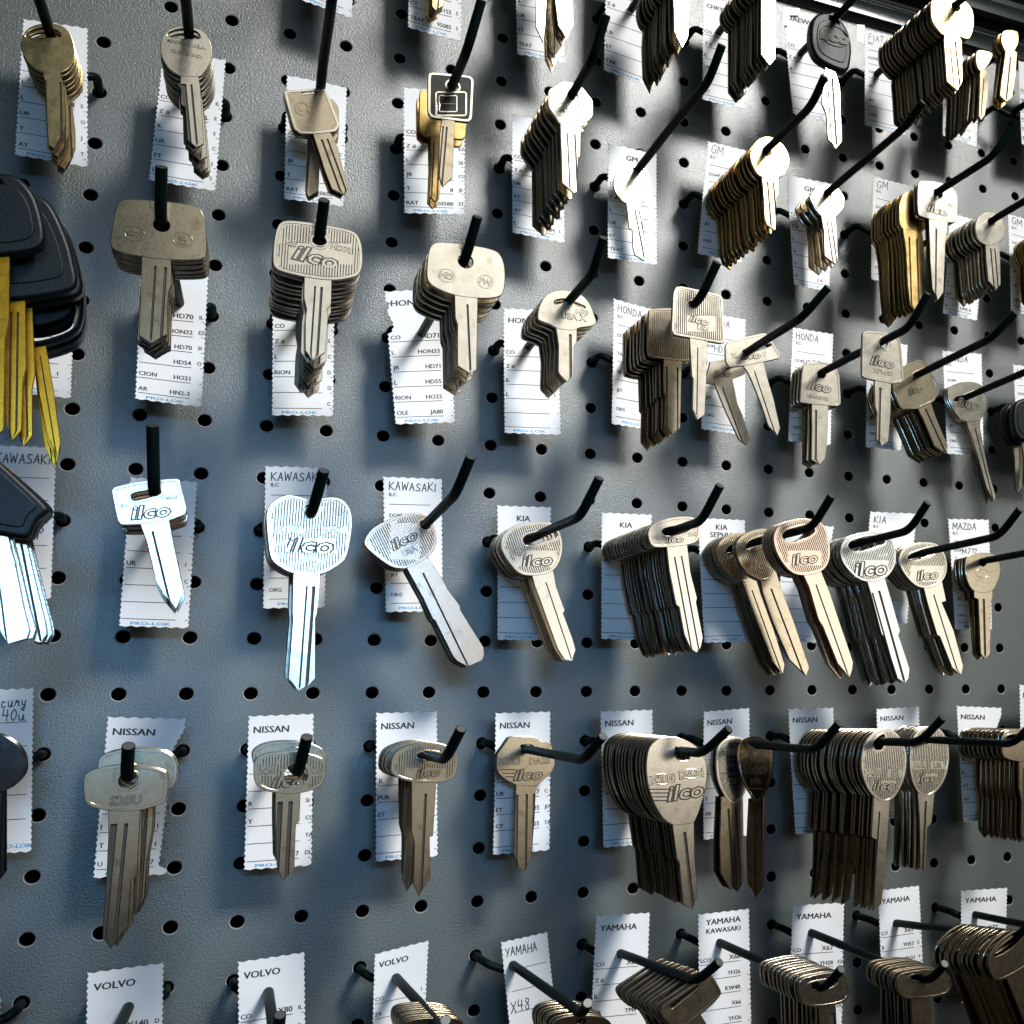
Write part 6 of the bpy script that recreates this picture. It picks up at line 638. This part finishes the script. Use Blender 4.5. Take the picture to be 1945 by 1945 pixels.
def key_meshes(K):
    m = MK[K['m']]; pl = K.get('plastic'); t = K['t']
    out = chaikin([tuple(p) for p in K['b']], 2 if K['s'] else 1, .25 if K['s'] else .12)
    holes = []
    for h in K['o']:
        holes.append(circ(h[1], h[2], max(h[3], ROD+.35)) if h[0] == 'c' else chaikin([tuple(p) for p in h], 2, .2))
    cen = Vector((sum(p[0] for p in out)/len(out), sum(p[1] for p in out)/len(out))); fit = []
    for h in holes:
        for _ in range(26):
            if all(inside(p, out) and edged(p, out) > .75 for p in h): fit.append(h); break
            hc = Vector((sum(p[0] for p in h)/len(h), sum(p[1] for p in h)/len(h))); mv = cen-hc; mv = mv.normalized()*min(.22, mv.length) if mv.length > 0 else mv
            h = [(hc.x+(x-hc.x)*.965+mv.x, hc.y+(y-hc.y)*.965+mv.y) for x, y in h]
    holes = fit
    bl, ax, wx = blade_mesh(K)
    bow = MB(); bt = 7.0 if pl else t; front = bt/2
    plate(bow, out, holes, bt, 0, 1.6 if pl else .27, 3 if pl else 1)
    nb = len(bow.f)
    clears = [f[1] for f in K['f'] if f[0] == 'clear']
    if K.get('rim'):
        a = inset(out, .12); b_ = inset(out, 1.25); plate(bow, a, [b_], .5, front, .1)
        for h in holes:
            h1 = inset(h, -1.0)
            if all(inside(p, out) for p in h1): plate(bow, h1, [inset(h, -.08)], .44, front, .1)
    if any(f[0] == 'stripes' for f in K['f']):
        q = next(f for f in K['f'] if f[0] == 'stripes')[1]
        ws = [Vector(p).dot(wx) for p in out]; ss = [Vector(p).dot(ax) for p in out]; wv = min(ws)+1.6
        while wv < max(ws)-1.2:
            s = min(ss); run = None
            while s < max(ss)+.4:
                p = wx*wv+ax*s; ok = inside(p, out) and edged(p, out) > 1.55 and not any(inside(p, c) for c in clears) and not any(inside(p, h) or edged(p, h) < 1.2 for h in holes)
                if ok and run is None: run = s
                if not ok and run is not None:
                    if s-run > .8:
                        c = wx*wv+ax*((run+s)/2); an = math.atan2(ax.y, ax.x)-math.pi/2; bow.box((c.x, c.y, front+.10), .50, s-run, .46, an); c2 = c+wx*.5; bow.box((c2.x, c2.y, front-.02), .34, s-run+.2, .1, an, 1)
                    run = None
                s += .35
            wv += 1.0
    if K.get('rm'):
        for q in range(nb, len(bow.f)):
            if bow.mi[q] == 0: bow.mi[q] = 3
    if pl:
        for sc_, zz in ((.72, .55),):
            cx = sum(p[0] for p in out)/len(out); cy = sum(p[1] for p in out)/len(out)
            plate(bow, [(cx+(x-cx)*sc_, cy+(y-cy)*sc_) for x, y in out], [h for h in holes if all(inside(p, [(cx+(x-cx)*sc_*.95, cy+(y-cy)*sc_*.95) for x, y in out]) for p in h)], .9, front, .4, 2)
    let = MB()
    for f in K['f']:
        if f[0] == 'ring' and not pl:
            plate(bow, circ(f[1], f[2], f[3], f[4], 28), [circ(f[1], f[2], f[3]-.5, f[4]-.5, 28)], .4, front, .08)
        elif f[0] == 'ring':
            plate(bow, circ(f[1], f[2], f[3], f[4], 28), [circ(f[1], f[2], f[3]-.6, f[4]-.6, 28)], .8, front+.5, .1)
        elif f[0] == 'disc': plate(bow, circ(f[1], f[2], f[3], f[4], 24), [], .4, front, .1)
        elif f[0] == 'frame': plate(bow, chaikin([tuple(p) for p in f[1]], 1, .08), [inset([tuple(p) for p in f[1]], f[2])], .6, front, .08, mi=3 if K.get('rm') else 0)
        elif f[0] == 'bar':
            q = f[1]; n = len(q); let.add([(x, y, front+.12) for x, y in q]+[(x, y, front-.1) for x, y in q], [(0, 1, 2, 3), (0, 1, 5, 4), (1, 2, 6, 5), (2, 3, 7, 6), (3, 0, 4, 7)], 1)
        elif f[0] == 't':
            _, s, x, y, h, ang = f; a = math.radians(ang); ca, sa = math.cos(a), math.sin(a); logo = s == 'ilco'
            z = front+(.95 if pl else 0)
            for lay, off, zz, mi in ((0, .085 if logo else .07, .08, 1), (1, .0, .24, 0)):
                v, fc, x0, x1 = text(s, .04, off); k = h; sx = 1.28 if logo else 1.0
                V = []
                for p in v:
                    px = ((p[0]-(x0+x1)/2)*sx+(.28*(p[1]-.5) if logo else 0))*k; py = (p[1]-.5)*k
                    V.append((x+px*ca-py*sa, y+px*sa+py*ca, z+zz+p[2]*.5))
                let.add(V, fc, mi)
    if not pl:
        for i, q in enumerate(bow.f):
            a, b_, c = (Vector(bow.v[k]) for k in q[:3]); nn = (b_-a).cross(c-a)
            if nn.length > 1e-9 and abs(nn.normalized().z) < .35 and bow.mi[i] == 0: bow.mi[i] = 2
    bm_ = bow.mesh('bow', M_PLASTIC if pl else [m, M_EDGE, SIDE_SHADE[K['m']]]+([MK[K['rm']]] if K.get('rm') else []), .7)
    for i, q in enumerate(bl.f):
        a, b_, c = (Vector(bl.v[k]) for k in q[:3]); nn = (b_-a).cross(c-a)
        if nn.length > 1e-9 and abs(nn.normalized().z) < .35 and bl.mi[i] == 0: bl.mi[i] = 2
    blm = bl.mesh('blade', [MK[K.get('blm', K['m'])], M_EDGE, SIDE_SHADE[K.get('blm', K['m'])]], .5)
    lm = let.mesh('lettering', [M_PLASTIC if pl else MK[K['rm']] if K.get('rm') else m, M_EDGE]) if let.v else None
    return bm_, blm, lm
ORD = ['first', 'second', 'third', 'fourth', 'fifth', 'sixth', 'seventh', 'eighth', 'ninth', 'tenth', 'eleventh', 'twelfth', 'thirteenth', 'fourteenth', 'fifteenth', 'sixteenth', 'seventeenth', 'eighteenth']
tot = sum(K['n'] for K in KEYS)
LIMIT = 300
# the individuals are the keys that show largest: small far stacks give up their inner keys to one mass first
over = tot-LIMIT; give = {}
order = sorted(range(len(KEYS)), key=lambda i: (KEYS[i]['h'][1] > -11, -KEYS[i]['h'][0]))
for i in order:
    if over <= 0: break
    K = KEYS[i]
    if K['n'] >= 6 and K['h'][0] >= 6:
        g = min(over, K['n']-3); give[i] = g; over -= g
mass_v = []; mass = {}
for ki, K in enumerate(KEYS):
    bmesh_, blade_, let_ = key_meshes(K)
    b, B, T = HK[tuple(K['h'])]; n = K['n']; rnd = random.Random(ki*13+5)
    proto = None; alt = {}
    if K.get('bm'):  # rear keys swap metal; the dark one stands for shade in the stack
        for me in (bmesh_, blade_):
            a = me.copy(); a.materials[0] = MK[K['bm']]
            if len(a.materials) > 2: a.materials[2] = SIDE_SHADE[K['bm']]
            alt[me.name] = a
    grp = 'keys of the '+(K['k'] or HOOKS[0][4]) if n > 1 else None
    back_plain = None
    for j in range(n):
        z = K['z']+(K['zb']-K['z'])*(j/(n-1) if n > 1 else 0)
        if 0 < j < n-1: z += rnd.uniform(-.25, .25)*abs(K['z']-K['zb'])/max(1, n-1)
        p = b.lerp(B, (z-b.z)/(B.z-b.z))
        rot = 0 if j == 0 else rnd.gauss(0, .018); tilt = 0 if j == 0 else rnd.gauss(0, .008)
        loc = W(p.x, p.y, z)
        Rm = Matrix.Rotation(-rot, 4, 'Y') @ Matrix.Rotation(tilt, 4, 'X') @ Matrix.Rotation(math.radians(K.get('yaw', 0)), 4, 'Z')
        if give.get(ki, 0) and 2 <= j < 2+give[ki]:
            for me, part in ((alt.get(bmesh_.name, bmesh_), 0), (alt.get(blade_.name, blade_), 1)):
                o = len(mass.setdefault('v', [])); mt = Matrix.Translation(loc) @ Rm
                mass['v'] += [mt @ v.co for v in me.vertices]
                for pg in me.polygons:
                    mass.setdefault('f', []).append(tuple(k+o for k in pg.vertices)); mass.setdefault('m', []).append(me.materials[pg.material_index].name); mass.setdefault('s', []).append(pg.use_smooth)
            continue
        if proto is None:
            e = bpy.data.objects.new('key', None); e.empty_display_size = .01; COL.objects.link(e)
            parts = [link('bow', bmesh_, e), link('blade', blade_, e)]
            proto = (e, parts)
            if let_: link('lettering', let_, e)
        else:
            e = proto[0].copy(); COL.objects.link(e)
            for q in proto[1]:
                c = q.copy(); COL.objects.link(c); c.parent = e
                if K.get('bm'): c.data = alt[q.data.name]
        e.matrix_world = Matrix.Translation(loc) @ Rm
        if j == 0: lab = K['d']
        elif j == n-1 and n > 2: lab = 'rearmost key in the '+K['k']
        else: lab = ORD[j]+' key from the front in the '+K['k']
        e['label'] = lab; e['category'] = 'key'
        if n > 1: e['group'] = 'keys of the '+K['k']
if mass:
    me = bpy.data.meshes.new('packed_keys'); me.from_pydata(mass['v'], [], mass['f'])
    names = sorted(set(mass['m']))
    for nme in names: me.materials.append(bpy.data.materials[nme])
    me.polygons.foreach_set('material_index', [names.index(x) for x in mass['m']]); me.polygons.foreach_set('use_smooth', mass['s']); me.update()
    o = link('packed_keys', me); tag(o, 'inner keys packed edge to edge inside the thick stacks towards the right', 'keys', kind='stuff')
